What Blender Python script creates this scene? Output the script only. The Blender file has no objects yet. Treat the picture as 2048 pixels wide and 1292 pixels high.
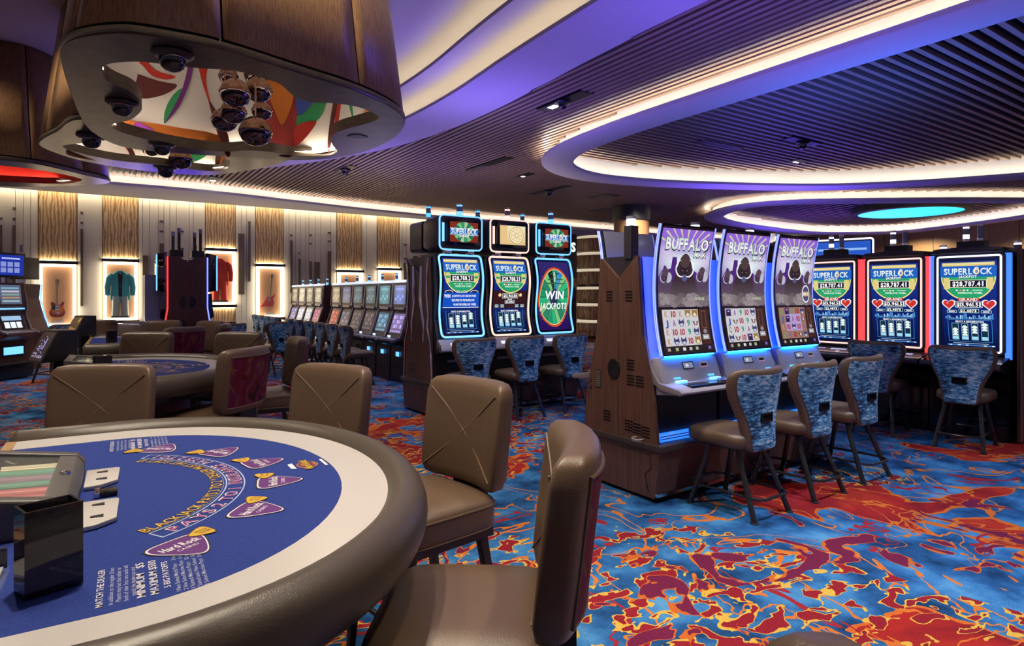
import bpy, bmesh, math, random
from math import sin, cos, pi, radians as R, sqrt
from mathutils import Vector, Matrix

# ------------------------------------------------------------------ camera, world, exposure
scene = bpy.context.scene
COL = scene.collection
F_PX, HOR, EYE = 1240.0, 590.0, 1.57           # focal length in pixels of the 2048 px frame, horizon row, eye height
cam_d = bpy.data.cameras.new('camera')
cam_d.sensor_width = 36.0
cam_d.lens = F_PX / 2048 * 36.0
cam_d.shift_y = -(646 - HOR) / 2048
cam_d.clip_start, cam_d.clip_end = 0.05, 200
cam = bpy.data.objects.new('camera', cam_d)
cam.location = (0, 0, EYE)
cam.rotation_euler = (pi / 2, 0, 0)
COL.objects.link(cam)
scene.camera = cam
world = bpy.data.worlds.new('world')
scene.world = world
world.use_nodes = True
world.node_tree.nodes['Background'].inputs[0].default_value = (0.42, 0.33, 0.50, 1)
world.node_tree.nodes['Background'].inputs[1].default_value = 0.30
scene.view_settings.view_transform = 'Standard'
scene.view_settings.look = 'None'
scene.view_settings.exposure = 0.0
scene.view_settings.gamma = 1.0
scene.view_settings.use_curve_mapping = False
scene.cycles.max_bounces = 4
scene.cycles.diffuse_bounces = 2
scene.cycles.glossy_bounces = 2
scene.cycles.use_adaptive_sampling = True
scene.cycles.adaptive_threshold = 0.03
scene.cycles.use_light_tree = False
scene.cycles.transmission_bounces = 4
scene.cycles.sample_clamp_indirect = 3.0
scene.cycles.caustics_reflective = False
scene.cycles.caustics_refractive = False

PHI = R(34)                                     # the room's grid is turned 34 degrees
U = Vector((cos(PHI), sin(PHI))); V = Vector((-sin(PHI), cos(PHI)))
def uv(u, v, z=0.0):
    p = U * u + V * v
    return Vector((p.x, p.y, z))
def wall_u(x, wv=19.5):                         # where a photo column meets the back wall
    t = (x - 1024) / F_PX
    Y = wv / (V.y - (-V.x) * t)
    return Y * (U.x * t + U.y), Y

def light(name, kind, loc, color, power, size=0.3, rot=(0, 0, 0), spot=None, blend=0.6, size_y=None):
    d = bpy.data.lights.new(name, kind)
    d.color = color; d.energy = power
    if kind == 'AREA':
        d.size = size
        if size_y: d.shape = 'RECTANGLE'; d.size_y = size_y
        else: d.shape = 'DISK'
    else:
        d.shadow_soft_size = size
    if kind == 'SPOT':
        d.spot_size = R(spot); d.spot_blend = blend
    o = bpy.data.objects.new(name, d)
    o.location = loc; o.rotation_euler = rot
    COL.objects.link(o)
    return o
WARM = (1.0, 0.85, 0.66); VIOLET = (0.15, 0.085, 1.0); BLUE = (0.05, 0.14, 1.0); COOL = (0.75, 0.8, 1.0)
UPWARD = (pi, 0, 0)
# upward lights added for the blue machine glow, violet soffits and brighter slats
for (u, v, z, pw, c, s) in [(4.7, 3.66, 2.45, 52, VIOLET, 1.6), (8.9, 3.6, 2.45, 95, BLUE, 1.6), (4.7, 7.6, 2.9, 40, VIOLET, 1.6),
                            (5.0, 12.3, 2.2, 60, VIOLET, 2.5), (1.0, 13.0, 2.9, 42, VIOLET, 2.0), (13.5, 9.0, 2.3, 120, VIOLET, 3.0),
                            (22, 12, 2.3, 170, VIOLET, 4.0), (4.6, 8.0, 2.85, 4, (1.0, 0.86, 0.72), 1.4), (7.2, 11.6, 2.3, 16, (1.0, 0.86, 0.72), 2.0), (4.7, 14.0, 2.3, 10, (1.0, 0.86, 0.72), 2.0)]:
    light('added_uplight', 'AREA', uv(u, v, z), c, pw, s, UPWARD)
# ceiling downlights, and spots added to brighten canopies, walls, column and panels
for (x, y, z, pw, c, ang) in [(-1.2, 2.05, 4.6, 370, WARM, 66), (0.5, 2.3, 4.6, 120, WARM, 56), (-3.2, 4.9, 4.6, 300, WARM, 60), (-0.9, 3.3, 4.95, 240, WARM, 150), (-2.3, 2.7, 4.95, 200, WARM, 150), (-5.2, 5.9, 4.95, 240, WARM, 140), (-7.3, 7.1, 4.95, 240, WARM, 140),
                              (-5.2, 8.1, 4.6, 200, WARM, 62), (-3.2, 8.4, 4.6, 150, WARM, 62), (2.4, 3.0, 4.5, 480, COOL, 74), (3.7, 4.3, 4.4, 460, COOL, 70),
                              (1.0, 6.4, 4.5, 400, COOL, 66), (-0.8, 6.9, 4.5, 190, COOL, 62), (-3.0, 11.0, 4.4, 220, COOL, 66), (4.6, 5.4, 4.4, 520, (0.6, 0.66, 1.0), 76), (4.1, 18.6, 4.4, 420, WARM, 150), (-9.0, 13.7, 4.38, 190, WARM, 120), (-6.9, 15.0, 4.38, 190, WARM, 120), (-4.6, 16.5, 4.38, 190, WARM, 120), (-2.1, 18.0, 4.38, 190, WARM, 120), (22.2, 18.2, 4.4, 700, WARM, 150), (19.4, 22.4, 4.4, 700, WARM, 150), (16.9, 26.2, 4.4, 700, WARM, 150), (14, 22, 4.4, 300, WARM, 110), (6.6, 5.0, 4.45, 210, COOL, 76),
                              (1.6, 1.6, 4.5, 330, WARM, 70), (-8.0, 10.5, 4.4, 240, COOL, 70), (3.4, 9.5, 4.4, 170, COOL, 66), (-1.9, 8.9, 4.4, 130, COOL, 60), (0.35, 4.5, 4.5, 300, WARM, 66), (1.4, 7.4, 4.4, 150, COOL, 60)]:
    light('downlight_and_fill', 'SPOT', (x, y, z), c, pw, 0.06, (0, 0, 0), ang, 0.7)

# ------------------------------------------------------------------ materials
MATS = {}
def new_mat(name):
    m = bpy.data.materials.new(name); m.use_nodes = True
    nt = m.node_tree
    b = nt.nodes['Principled BSDF']
    MATS[name] = m
    return m, nt, b
def N(nt, t, **kw):
    n = nt.nodes.new(t)
    for k, v in kw.items(): setattr(n, k, v)
    return n
def plain(name, col, rough=0.5, metal=0.0, spec=0.5, coat=0.0, bump=0.0, bscale=200):
    m, nt, b = new_mat(name)
    b.inputs['Base Color'].default_value = (*col, 1)
    b.inputs['Roughness'].default_value = rough
    b.inputs['Metallic'].default_value = metal
    b.inputs['Specular IOR Level'].default_value = spec
    b.inputs['Coat Weight'].default_value = coat
    tc = N(nt, 'ShaderNodeTexCoord'); nz = N(nt, 'ShaderNodeTexNoise')
    nz.inputs['Scale'].default_value = bscale if bump else 6
    nt.links.new(tc.outputs['Object'], nz.inputs['Vector'])
    if bump:
        bp = N(nt, 'ShaderNodeBump'); bp.inputs['Strength'].default_value = bump; bp.inputs['Distance'].default_value = 0.004
        nt.links.new(nz.outputs[0], bp.inputs['Height']); nt.links.new(bp.outputs[0], b.inputs['Normal'])
    else:
        mr = N(nt, 'ShaderNodeMapRange')
        mr.inputs[3].default_value = max(0.0, rough - 0.04); mr.inputs[4].default_value = min(1.0, rough + 0.04)
        nt.links.new(nz.outputs[0], mr.inputs[0]); nt.links.new(mr.outputs[0], b.inputs['Roughness'])
    return m
def ramp(nt, stops, interp='LINEAR'):
    r = N(nt, 'ShaderNodeValToRGB'); cr = r.color_ramp; cr.interpolation = interp
    while len(cr.elements) > 1: cr.elements.remove(cr.elements[-1])
    cr.elements[0].position = stops[0][0]; cr.elements[0].color = (*stops[0][1], 1)
    for p, c in stops[1:]:
        e = cr.elements.new(p); e.color = (*c, 1)
    return r
def grain(name, stops, scale=(30, 30, 1.5), rough=0.4, spec=0.4, noise=4.0, dist=0.6, bump=0.0, metal=0.0):
    m, nt, b = new_mat(name)
    tc = N(nt, 'ShaderNodeTexCoord'); mp = N(nt, 'ShaderNodeMapping'); mp.inputs['Scale'].default_value = scale
    nz = N(nt, 'ShaderNodeTexNoise'); nz.inputs['Scale'].default_value = noise; nz.inputs['Detail'].default_value = 6; nz.inputs['Distortion'].default_value = dist
    nt.links.new(tc.outputs['Object'], mp.inputs[0]); nt.links.new(mp.outputs[0], nz.inputs['Vector'])
    r = ramp(nt, stops); nt.links.new(nz.outputs[0], r.inputs[0]); nt.links.new(r.outputs[0], b.inputs['Base Color'])
    b.inputs['Roughness'].default_value = rough; b.inputs['Specular IOR Level'].default_value = spec; b.inputs['Metallic'].default_value = metal
    if bump:
        bp = N(nt, 'ShaderNodeBump'); bp.inputs['Strength'].default_value = bump; bp.inputs['Distance'].default_value = 0.003
        nt.links.new(nz.outputs[0], bp.inputs['Height']); nt.links.new(bp.outputs[0], b.inputs['Normal'])
    return m
def glow(name, col, strength):
    m, nt, b = new_mat(name)
    b.inputs['Base Color'].default_value = (0.6, 0.6, 0.6, 1)
    b.inputs['Emission Color'].default_value = (*col, 1); b.inputs['Emission Strength'].default_value = strength
    return m
def attr_mat(name, emit, rough, base=1.0):
    m, nt, b = new_mat(name)
    a = N(nt, 'ShaderNodeAttribute'); a.attribute_name = 'col'
    b.inputs['Roughness'].default_value = rough
    if emit:
        b.inputs['Base Color'].default_value = (0.01, 0.01, 0.012, 1)
        nt.links.new(a.outputs['Color'], b.inputs['Emission Color']); b.inputs['Emission Strength'].default_value = emit
    else:
        nt.links.new(a.outputs['Color'], b.inputs['Base Color'])
    return m

plain('plaster', (0.78, 0.76, 0.73), 0.6, spec=0.2)
plain('cove_white', (0.86, 0.84, 0.80), 0.7, spec=0.1)
plain('tray_paint', (0.60, 0.56, 0.54), 0.7, spec=0.1)
plain('plenum', (0.012, 0.011, 0.013), 0.9, spec=0.0)
plain('black', (0.012, 0.012, 0.014), 0.35)
plain('black_gloss', (0.008, 0.008, 0.010), 0.12, spec=0.6)
plain('black_metal', (0.018, 0.018, 0.020), 0.28, metal=0.0, spec=0.7)
plain('chrome', (0.75, 0.72, 0.78), 0.12, metal=1.0)
plain('machine_trim', (0.36, 0.33, 0.37), 0.32, metal=0.4)
plain('machine_panel', (0.42, 0.40, 0.47), 0.36, metal=0.15)
plain('machine_dark', (0.035, 0.032, 0.042), 0.3)
plain('bronze', (0.20, 0.155, 0.115), 0.38, metal=0.6)
plain('brass', (0.62, 0.48, 0.22), 0.35, metal=0.9)
plain('shelf_dark', (0.045, 0.035, 0.03), 0.4)
plain('leather', (0.128, 0.082, 0.052), 0.34, spec=0.55, bump=0.25, bscale=260)
plain('leather_rail', (0.080, 0.064, 0.050), 0.33, spec=0.5, bump=0.2, bscale=300)
plain('stitch', (0.21, 0.135, 0.085), 0.5)
plain('white_vinyl', (0.60, 0.58, 0.56), 0.22, spec=0.5)
plain('wall_white', (0.74, 0.70, 0.64), 0.5, spec=0.25)
plain('acrylic_black', (0.010, 0.009, 0.010), 0.08, spec=0.7)
plain('grey_plastic', (0.10, 0.095, 0.095), 0.4)
plain('copper', (0.36, 0.20, 0.15), 0.05, metal=1.0)
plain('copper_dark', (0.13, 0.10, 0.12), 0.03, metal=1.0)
plain('teal_satin', (0.05, 0.36, 0.44), 0.35, spec=0.6, bump=0.3, bscale=30)
plain('silver_cloth', (0.40, 0.50, 0.52), 0.3, metal=0.4)
plain('red_satin', (0.80, 0.06, 0.03), 0.35, spec=0.6, bump=0.3, bscale=30)
plain('guitar_red', (0.70, 0.04, 0.03), 0.15, coat=0.5)
plain('guitar_pale', (0.45, 0.38, 0.22), 0.3)
plain('case_back', (0.40, 0.22, 0.12), 0.6)
plain('backing', (0.045, 0.032, 0.028), 0.6)
plain('inner_white', (0.80, 0.76, 0.72), 0.6)
plain('wall_far', (0.22, 0.15, 0.10), 0.6)
plain('smoked_panel', (0.26, 0.26, 0.34), 0.22, spec=0.5)
plain('dome_black', (0.006, 0.006, 0.012), 0.05, spec=0.8)
grain('wood_drum', [(0.30, (0.19, 0.10, 0.045)), (0.5, (0.29, 0.165, 0.075)), (0.72, (0.37, 0.22, 0.105))], (22, 22, 0.5), 0.32, 0.45)
grain('rim_metal', [(0.3, (0.062, 0.050, 0.040)), (0.7, (0.125, 0.10, 0.078))], (2, 2, 30), 0.30, 0.5, metal=0.65)
grain('wood_laminate', [(0.3, (0.066, 0.032, 0.024)), (0.5, (0.115, 0.057, 0.042)), (0.7, (0.16, 0.082, 0.060))], (26, 26, 0.6), 0.4, 0.35)
grain('wood_slat', [(0.3, (0.25, 0.17, 0.12)), (0.7, (0.37, 0.255, 0.18))], (8, 1.0, 8), 0.42, 0.4)
grain('wood_light', [(0.3, (0.30, 0.17, 0.07)), (0.7, (0.45, 0.27, 0.12))], (26, 26, 0.8), 0.4, 0.4)
grain('felt', [(0.3, (0.022, 0.042, 0.21)), (0.7, (0.034, 0.060, 0.27))], (60, 60, 60), 0.85, 0.1, bump=0.1)
grain('burgundy', [(0.34, (0.025, 0.008, 0.012)), (0.46, (0.16, 0.012, 0.020)), (0.56, (0.13, 0.012, 0.075)), (0.66, (0.19, 0.085, 0.020)), (0.76, (0.05, 0.010, 0.03))], (6, 6, 4), 0.7, 0.2, noise=2.2, dist=1.0)

def blue_fabric():
    m, nt, b = new_mat('blue_fabric')
    tc = N(nt, 'ShaderNodeTexCoord')
    mp = N(nt, 'ShaderNodeMapping'); mp.inputs['Scale'].default_value = (11, 11, 48)
    n1 = N(nt, 'ShaderNodeTexNoise'); n1.inputs['Scale'].default_value = 1.6; n1.inputs['Detail'].default_value = 5; n1.inputs['Roughness'].default_value = 0.75
    n2 = N(nt, 'ShaderNodeTexNoise'); n2.inputs['Scale'].default_value = 6; n2.inputs['Detail'].default_value = 3
    nt.links.new(tc.outputs['Object'], mp.inputs[0]); nt.links.new(mp.outputs[0], n1.inputs['Vector']); nt.links.new(tc.outputs['Object'], n2.inputs['Vector'])
    r1 = ramp(nt, [(0.36, (0.008, 0.014, 0.04)), (0.43, (0.025, 0.10, 0.23)), (0.49, (0.08, 0.32, 0.56)), (0.55, (0.20, 0.48, 0.66)), (0.61, (0.72, 0.76, 0.78))])
    mx = N(nt, 'ShaderNodeMath', operation='MULTIPLY_ADD'); mx.inputs[1].default_value = 0.55; 
    nt.links.new(n2.outputs[0], mx.inputs[0]); 
    sb = N(nt, 'ShaderNodeMath', operation='SUBTRACT'); sb.inputs[1].default_value = 0.275
    nt.links.new(n1.outputs[0], sb.inputs[0]); nt.links.new(sb.outputs[0], mx.inputs[2])
    nt.links.new(mx.outputs[0], r1.inputs[0]); nt.links.new(r1.outputs[0], b.inputs['Base Color'])
    b.inputs['Roughness'].default_value = 0.75
blue_fabric()

def onyx():
    m, nt, b = new_mat('onyx')
    tc = N(nt, 'ShaderNodeTexCoord'); mp = N(nt, 'ShaderNodeMapping'); mp.inputs['Scale'].default_value = (1, 1, 0.22)
    w = N(nt, 'ShaderNodeTexWave'); w.inputs['Scale'].default_value = 4.2; w.inputs['Distortion'].default_value = 8.0; w.inputs['Detail'].default_value = 6; w.inputs['Detail Scale'].default_value = 2.2
    nt.links.new(tc.outputs['Object'], mp.inputs[0]); nt.links.new(mp.outputs[0], w.inputs['Vector'])
    r = ramp(nt, [(0.05, (0.34, 0.18, 0.075)), (0.3, (0.48, 0.31, 0.16)), (0.6, (0.57, 0.41, 0.24)), (0.9, (0.65, 0.51, 0.35))])
    nt.links.new(w.outputs[0], r.inputs[0]); nt.links.new(r.outputs[0], b.inputs['Base Color'])
    b.inputs['Roughness'].default_value = 0.3
onyx()

def carpet():
    m, nt, b = new_mat('carpet')
    L = nt.links.new
    tc = N(nt, 'ShaderNodeTexCoord')
    def noise(scale, detail=3, dist=0.0, rough=0.55, off=0.0, sc=(1, 1, 1)):
        mp = N(nt, 'ShaderNodeMapping'); mp.inputs['Location'].default_value = (off, off * 0.7, 0); mp.inputs['Scale'].default_value = sc
        n = N(nt, 'ShaderNodeTexNoise'); n.inputs['Scale'].default_value = scale; n.inputs['Detail'].default_value = detail
        n.inputs['Distortion'].default_value = dist; n.inputs['Roughness'].default_value = rough
        L(tc.outputs['Object'], mp.inputs[0]); L(mp.outputs[0], n.inputs['Vector'])
        return n.outputs[0]
    def mix(fac, a, c):
        mx = N(nt, 'ShaderNodeMix', data_type='RGBA')
        L(fac, mx.inputs[0])
        for s, k in ((a, 6), (c, 7)):
            if isinstance(s, tuple): mx.inputs[k].default_value = (*s, 1)
            else: L(s, mx.inputs[k])
        return mx.outputs[2]
    def step(val, stops):
        r = ramp(nt, stops, 'CONSTANT'); L(val, r.inputs[0]); return r
    def msk(val, a, b2):
        r = ramp(nt, [(0, (0, 0, 0)), (a, (1, 1, 1)), (b2, (0, 0, 0))], 'CONSTANT'); L(val, r.inputs[0]); return r.outputs[0]
    def mul(a, c):
        k = N(nt, 'ShaderNodeMath', operation='MULTIPLY'); L(a, k.inputs[0]); L(c, k.inputs[1]); return k.outputs[0]
    blue = ramp(nt, [(0.34, (0.008, 0.038, 0.11)), (0.48, (0.022, 0.105, 0.27)), (0.58, (0.045, 0.19, 0.41)), (0.68, (0.09, 0.28, 0.50))])
    L(noise(3.0, 4), blue.inputs[0])
    col = blue.outputs[0]
    # broad red rivers with an orange border
    def bump(val, spots):
        for bu, bv_, br, ba in spots:
            d = N(nt, 'ShaderNodeVectorMath', operation='DISTANCE'); d.inputs[1].default_value = (bu, bv_, 0); L(tc.outputs['Object'], d.inputs[0])
            mr = N(nt, 'ShaderNodeMapRange', interpolation_type='SMOOTHSTEP'); mr.inputs[1].default_value = 0; mr.inputs[2].default_value = br; mr.inputs[3].default_value = ba; mr.inputs[4].default_value = 0
            L(d.outputs['Value'], mr.inputs[0]); ad = N(nt, 'ShaderNodeMath', operation='ADD'); L(val, ad.inputs[0]); L(mr.outputs[0], ad.inputs[1]); val = ad.outputs[0]
        return val
    big = bump(noise(0.55, 3.5, 1.1, 0.5, 3.7), [(4.35, 2.6, 1.1, 0.16), (6.3, 2.4, 1.1, 0.12), (3.1, 1.0, 0.8, 0.10), (2.2, 2.0, 1.6, -0.12), (6.6, 0.9, 1.3, -0.15), (2.2, 5.6, 0.9, 0.10), (-3.2, 6.3, 1.5, 0.06)])
    red = ramp(nt, [(0.3, (0.17, 0.010, 0.018)), (0.55, (0.36, 0.022, 0.018)), (0.75, (0.46, 0.055, 0.02))]); L(noise(2.2, 3, 0.5, 0.5, 9), red.inputs[0])
    col = mix(msk(big, 0.590, 0.99), col, red.outputs[0])
    col = mix(msk(big, 0.578, 0.5905), col, (0.55, 0.13, 0.02))
    # thin orange contour lines
    mid = noise(1.1, 3, 1.6, 0.5, 11.3)
    col = mix(msk(mid, 0.503, 0.516), col, (0.58, 0.16, 0.025))
    col = mix(msk(mid, 0.600, 0.625), col, (0.30, 0.02, 0.03))
    # clusters of yellow outlined maroon cells
    zone = msk(bump(noise(0.42, 2, 0.4, 0.5, 21.0), [(2.3, 1.8, 2.0, 0.25), (1.5, 4.8, 1.3, 0.12), (4.4, 2.6, 1.0, -0.2), (7.0, 2.0, 2.2, -0.25)]), 0.50, 0.99)
    cell = noise(6.6, 1.8, 0.7, 0.45, 5.1, (1, 1.45, 1))
    col = mix(mul(zone, msk(cell, 0.578, 0.99)), col, (0.24, 0.014, 0.024))
    col = mix(mul(zone, msk(cell, 0.540, 0.5785)), col, (0.62, 0.39, 0.06))
    zone2 = msk(noise(0.5, 2, 0.4, 0.5, 33.0), 0.50, 0.99)
    cell2 = noise(2.6, 2.5, 1.4, 0.5, 15.1)
    col = mix(mul(zone2, msk(cell2, 0.60, 0.99)), col, (0.14, 0.014, 0.05))
    col = mix(mul(zone2, msk(cell2, 0.575, 0.6005)), col, (0.50, 0.12, 0.02))
    # pile speckle
    sp = noise(170, 2, 0, 0.7, 1.0)
    spr = ramp(nt, [(0.3, (0.55, 0.55, 0.55)), (0.7, (1.3, 1.3, 1.3))]); L(sp, spr.inputs[0])
    mm = N(nt, 'ShaderNodeMix', data_type='RGBA', blend_type='MULTIPLY'); mm.inputs[0].default_value = 1.0
    L(col, mm.inputs[6]); L(spr.outputs[0], mm.inputs[7])
    L(mm.outputs[2], b.inputs['Base Color'])
    b.inputs['Roughness'].default_value = 0.95; b.inputs['Specular IOR Level'].default_value = 0.1
    bp = N(nt, 'ShaderNodeBump'); bp.inputs['Strength'].default_value = 0.4; bp.inputs['Distance'].default_value = 0.006
    L(sp, bp.inputs['Height']); L(bp.outputs[0], b.inputs['Normal'])
carpet()

glow('led_cove', (1.0, 0.89, 0.74), 46)
glow('led_tray', (1.0, 0.84, 0.58), 13)
glow('led_wall', (1.0, 0.82, 0.50), 26)
glow('led_case', (1.0, 0.84, 0.58), 5)
glow('led_art', (1.0, 0.84, 0.62), 36)
glow('led_blue', (0.03, 0.40, 1.0), 1.8)
glow('led_ice', (0.11, 0.42, 1.0), 1.9)
glow('led_violet', (0.17, 0.24, 1.0), 1.8)
glow('led_gold', (1.0, 0.62, 0.48), 1.35)
glow('led_red', (1.0, 0.035, 0.02), 1.2)
glow('led_rose', (1.0, 0.55, 0.48), 1.5)
glow('led_white', (0.72, 0.76, 1.0), 1.8)
glow('blue_panel', (0.0, 0.030, 1.0), 2.6)
glow('azure_panel', (0.02, 0.20, 1.0), 1.3)
glow('deck_blue', (0.01, 0.20, 1.0), 22)
glow('cyan_disc', (0.0, 0.75, 1.0), 1.25)
glow('lamp_spot', (1.0, 0.9, 0.75), 12)
glow('screen_blue', (0.10, 0.25, 0.95), 0.9)
glow('screen_cream', (0.75, 0.62, 0.40), 0.55)
glow('screen_grey', (0.30, 0.32, 0.42), 0.35)
glow('screen_white', (0.75, 0.82, 1.0), 1.0)
glow('screen_violet', (0.42, 0.34, 0.85), 0.55)
glow('screen_red', (0.8, 0.12, 0.05), 0.55)
glow('screen_teal', (0.15, 0.45, 0.55), 0.5)
glow('bar_glow', (1.0, 0.84, 0.60), 0.55)
glow('sign_white', (1.0, 0.9, 0.8), 2.5)
attr_mat('screen_art', 1.0, 0.18)
attr_mat('printed', 0.0, 0.7)
for q in MATS:
    if q.startswith(('screen_', 'sign_', 'lamp_', 'bar_', 'led_ice', 'led_blue', 'led_violet', 'led_gold', 'led_red', 'led_rose', 'led_white', 'led_case', 'azure_')): MATS[q].cycles.emission_sampling = 'NONE'
m, nt, b = new_mat('smoked_acrylic')
b.inputs['Base Color'].default_value = (0.05, 0.045, 0.05, 1); b.inputs['Roughness'].default_value = 0.03
b.inputs['Alpha'].default_value = 0.82
m, nt, b = new_mat('clear_dome')
b.inputs['Base Color'].default_value = (0.02, 0.02, 0.05, 1); b.inputs['Roughness'].default_value = 0.02; b.inputs['Alpha'].default_value = 0.75
m, nt, b = new_mat('glass')
b.inputs['Base Color'].default_value = (0.9, 0.95, 1, 1); b.inputs['Roughness'].default_value = 0.02; b.inputs['Alpha'].default_value = 0.05
m, nt, b = new_mat('sunburst')
tc = N(nt, 'ShaderNodeTexCoord'); sx = N(nt, 'ShaderNodeVectorMath', operation='LENGTH')
r = ramp(nt, [(0.0, (0.95, 0.55, 0.06)), (0.09, (0.90, 0.34, 0.02)), (0.14, (0.65, 0.06, 0.01)), (0.18, (0.25, 0.01, 0.005))])
nt.links.new(tc.outputs['Object'], sx.inputs[0]); nt.links.new(sx.outputs['Value'], r.inputs[0]); nt.links.new(r.outputs[0], b.inputs['Base Color'])
b.inputs['Roughness'].default_value = 0.15

# ------------------------------------------------------------------ mesh helpers
class MB:
    def __init__(s): s.v = []; s.f = []; s.m = []
    def add(s, vs, fs, mi=0):
        k = len(s.v); s.v += [tuple(p) for p in vs]
        for f in fs: s.f.append([i + k for i in f]); s.m.append(mi)
        return s
    def box(s, x0, x1, y0, y1, z0, z1, mi=0):
        return s.add([(x0, y0, z0), (x1, y0, z0), (x1, y1, z0), (x0, y1, z0), (x0, y0, z1), (x1, y0, z1), (x1, y1, z1), (x0, y1, z1)],
                     [(3, 2, 1, 0), (4, 5, 6, 7), (0, 1, 5, 4), (1, 2, 6, 5), (2, 3, 7, 6), (3, 0, 4, 7)], mi)
    def prism(s, pts, z0, z1, mi=0, ax='z'):
        # polygon of 2-D points pushed along an axis; ax 'x': points are (y, z); ax 'y': points are (x, z)
        n = len(pts)
        f = {'z': lambda p, h: (p[0], p[1], h), 'x': lambda p, h: (h, p[0], p[1]), 'y': lambda p, h: (p[0], h, p[1])}[ax]
        vs = [f(p, z0) for p in pts] + [f(p, z1) for p in pts]
        fs = [tuple(range(n))[::-1], tuple(range(n, 2 * n))] + [(i, (i + 1) % n, n + (i + 1) % n, n + i) for i in range(n)]
        return s.add(vs, fs, mi)
    def rings(s, rs, closed_path=False, cap=True, mi=0, closed_ring=True):
        n = len(rs[0]); m = len(rs); vs = [p for r in rs for p in r]; fs = []
        for i in range(m if closed_path else m - 1):
            a = i * n; c = ((i + 1) % m) * n
            for j in range(n if closed_ring else n - 1):
                k = (j + 1) % n
                fs.append((a + j, a + k, c + k, c + j))
        if cap and not closed_path:
            fs.append(tuple(range(n))[::-1]); fs.append(tuple(range((m - 1) * n, m * n)))
        return s.add(vs, fs, mi)
    def tube(s, path, r, n=8, mi=0, closed=False):
        P = [Vector(p) for p in path]; m = len(P); rs = []
        prev = None
        for i in range(m):
            a = P[i - 1] if (i > 0 or closed) else P[i]; c = P[(i + 1) % m] if (i < m - 1 or closed) else P[i]
            t = (c - a).normalized()
            up = Vector((0, 0, 1)) if abs(t.z) < 0.95 else Vector((0, 1, 0))
            if prev is not None:
                x = (prev - t * prev.dot(t)).normalized()
            else:
                x = t.cross(up).normalized()
            prev = x; y = t.cross(x)
            rr = r[i] if isinstance(r, (list, tuple)) else r
            rs.append([P[i] + x * rr * cos(2 * pi * k / n) + y * rr * sin(2 * pi * k / n) for k in range(n)])
        return s.rings(rs, closed, True, mi)
    def lathe(s, prof, n=20, mi=0, c=(0, 0, 0)):
        rs = [[(c[0] + r * cos(2 * pi * k / n), c[1] + r * sin(2 * pi * k / n), c[2] + z) for k in range(n)] for r, z in prof]
        return s.rings(rs, False, True, mi)
    def build(s, name, mats, parent=None, smooth=True, bevel=0, angle=38, loc=None):
        me = bpy.data.meshes.new(name)
        me.from_pydata(s.v, [], s.f)
        if isinstance(mats, str): mats = [mats]
        for q in mats: me.materials.append(MATS[q])
        if len(mats) > 1: me.polygons.foreach_set('material_index', s.m)
        bm = bmesh.new(); bm.from_mesh(me); bmesh.ops.recalc_face_normals(bm, faces=bm.faces[:])
        if bevel:
            es = [e for e in bm.edges if len(e.link_faces) == 2 and e.calc_face_angle(0) > R(40)]
            bmesh.ops.bevel(bm, geom=es, offset=bevel, segments=2, profile=0.6, affect='EDGES', clamp_overlap=True)
        bm.to_mesh(me); bm.free()
        if smooth:
            me.polygons.foreach_set('use_smooth', [True] * len(me.polygons)); me.set_sharp_from_angle(angle=R(angle))
        o = bpy.data.objects.new(name, me); COL.objects.link(o)
        if parent: o.parent = parent
        if loc: o.location = loc
        return o
def tag(o, label=None, cat=None, group=None, kind=None):
    if label: o['label'] = label
    if cat: o['category'] = cat
    if group: o['group'] = group
    if kind: o['kind'] = kind
    return o
def thing(name, label, cat, loc=(0, 0, 0), rz=0.0, group=None):
    o = bpy.data.objects.new(name, None); COL.objects.link(o)
    o.empty_display_size = 0.1
    o.location = loc; o.rotation_euler = (0, 0, rz)
    return tag(o, label, cat, group)
KIDS = {}
def copy_tree(o, parent=None):
    c = o.copy(); COL.objects.link(c); c.parent = parent
    for ch in o.children: copy_tree(ch, c)
    return c
def place(proto, used, loc, rz, label, group=None):
    o = copy_tree(proto) if used else proto
    o.location = loc; o.rotation_euler = (0, 0, rz); o['label'] = label
    if group: o['group'] = group
    elif 'group' in o: del o['group']
    return o
def spline(pts, n=6, closed=True):
    P = [Vector(p) for p in pts]; m = len(P); out = []
    for i in range(m if closed else m - 1):
        if closed: a, b_, c, d = P[i - 1], P[i], P[(i + 1) % m], P[(i + 2) % m]
        else: a, b_, c, d = P[max(i - 1, 0)], P[i], P[i + 1], P[min(i + 2, m - 1)]
        for k in range(n):
            t = k / n
            out.append(0.5 * ((2 * b_) + (c - a) * t + (2 * a - 5 * b_ + 4 * c - d) * t * t + (3 * b_ - a - 3 * c + d) * t ** 3))
    if not closed: out.append(P[-1])
    return out
def offset(poly, d):
    # shift a closed 2-D outline along its outward normals by d
    m = len(poly); A = sum(poly[i].x * poly[(i + 1) % m].y - poly[(i + 1) % m].x * poly[i].y for i in range(m))
    s = 1 if A > 0 else -1; out = []
    for i in range(m):
        t = (poly[(i + 1) % m] - poly[i - 1]).normalized()
        out.append(poly[i] + Vector((t.y, -t.x)) * d * s)
    return out
def super_ring(hx, hy, z, n=28, e=4.0, cx=0, cy=0):
    out = []
    for k in range(n):
        a = 2 * pi * k / n; c, s_ = cos(a), sin(a)
        out.append((cx + hx * math.copysign(abs(c) ** (2 / e), c), cy + hy * math.copysign(abs(s_) ** (2 / e), s_), z))
    return out
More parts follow.
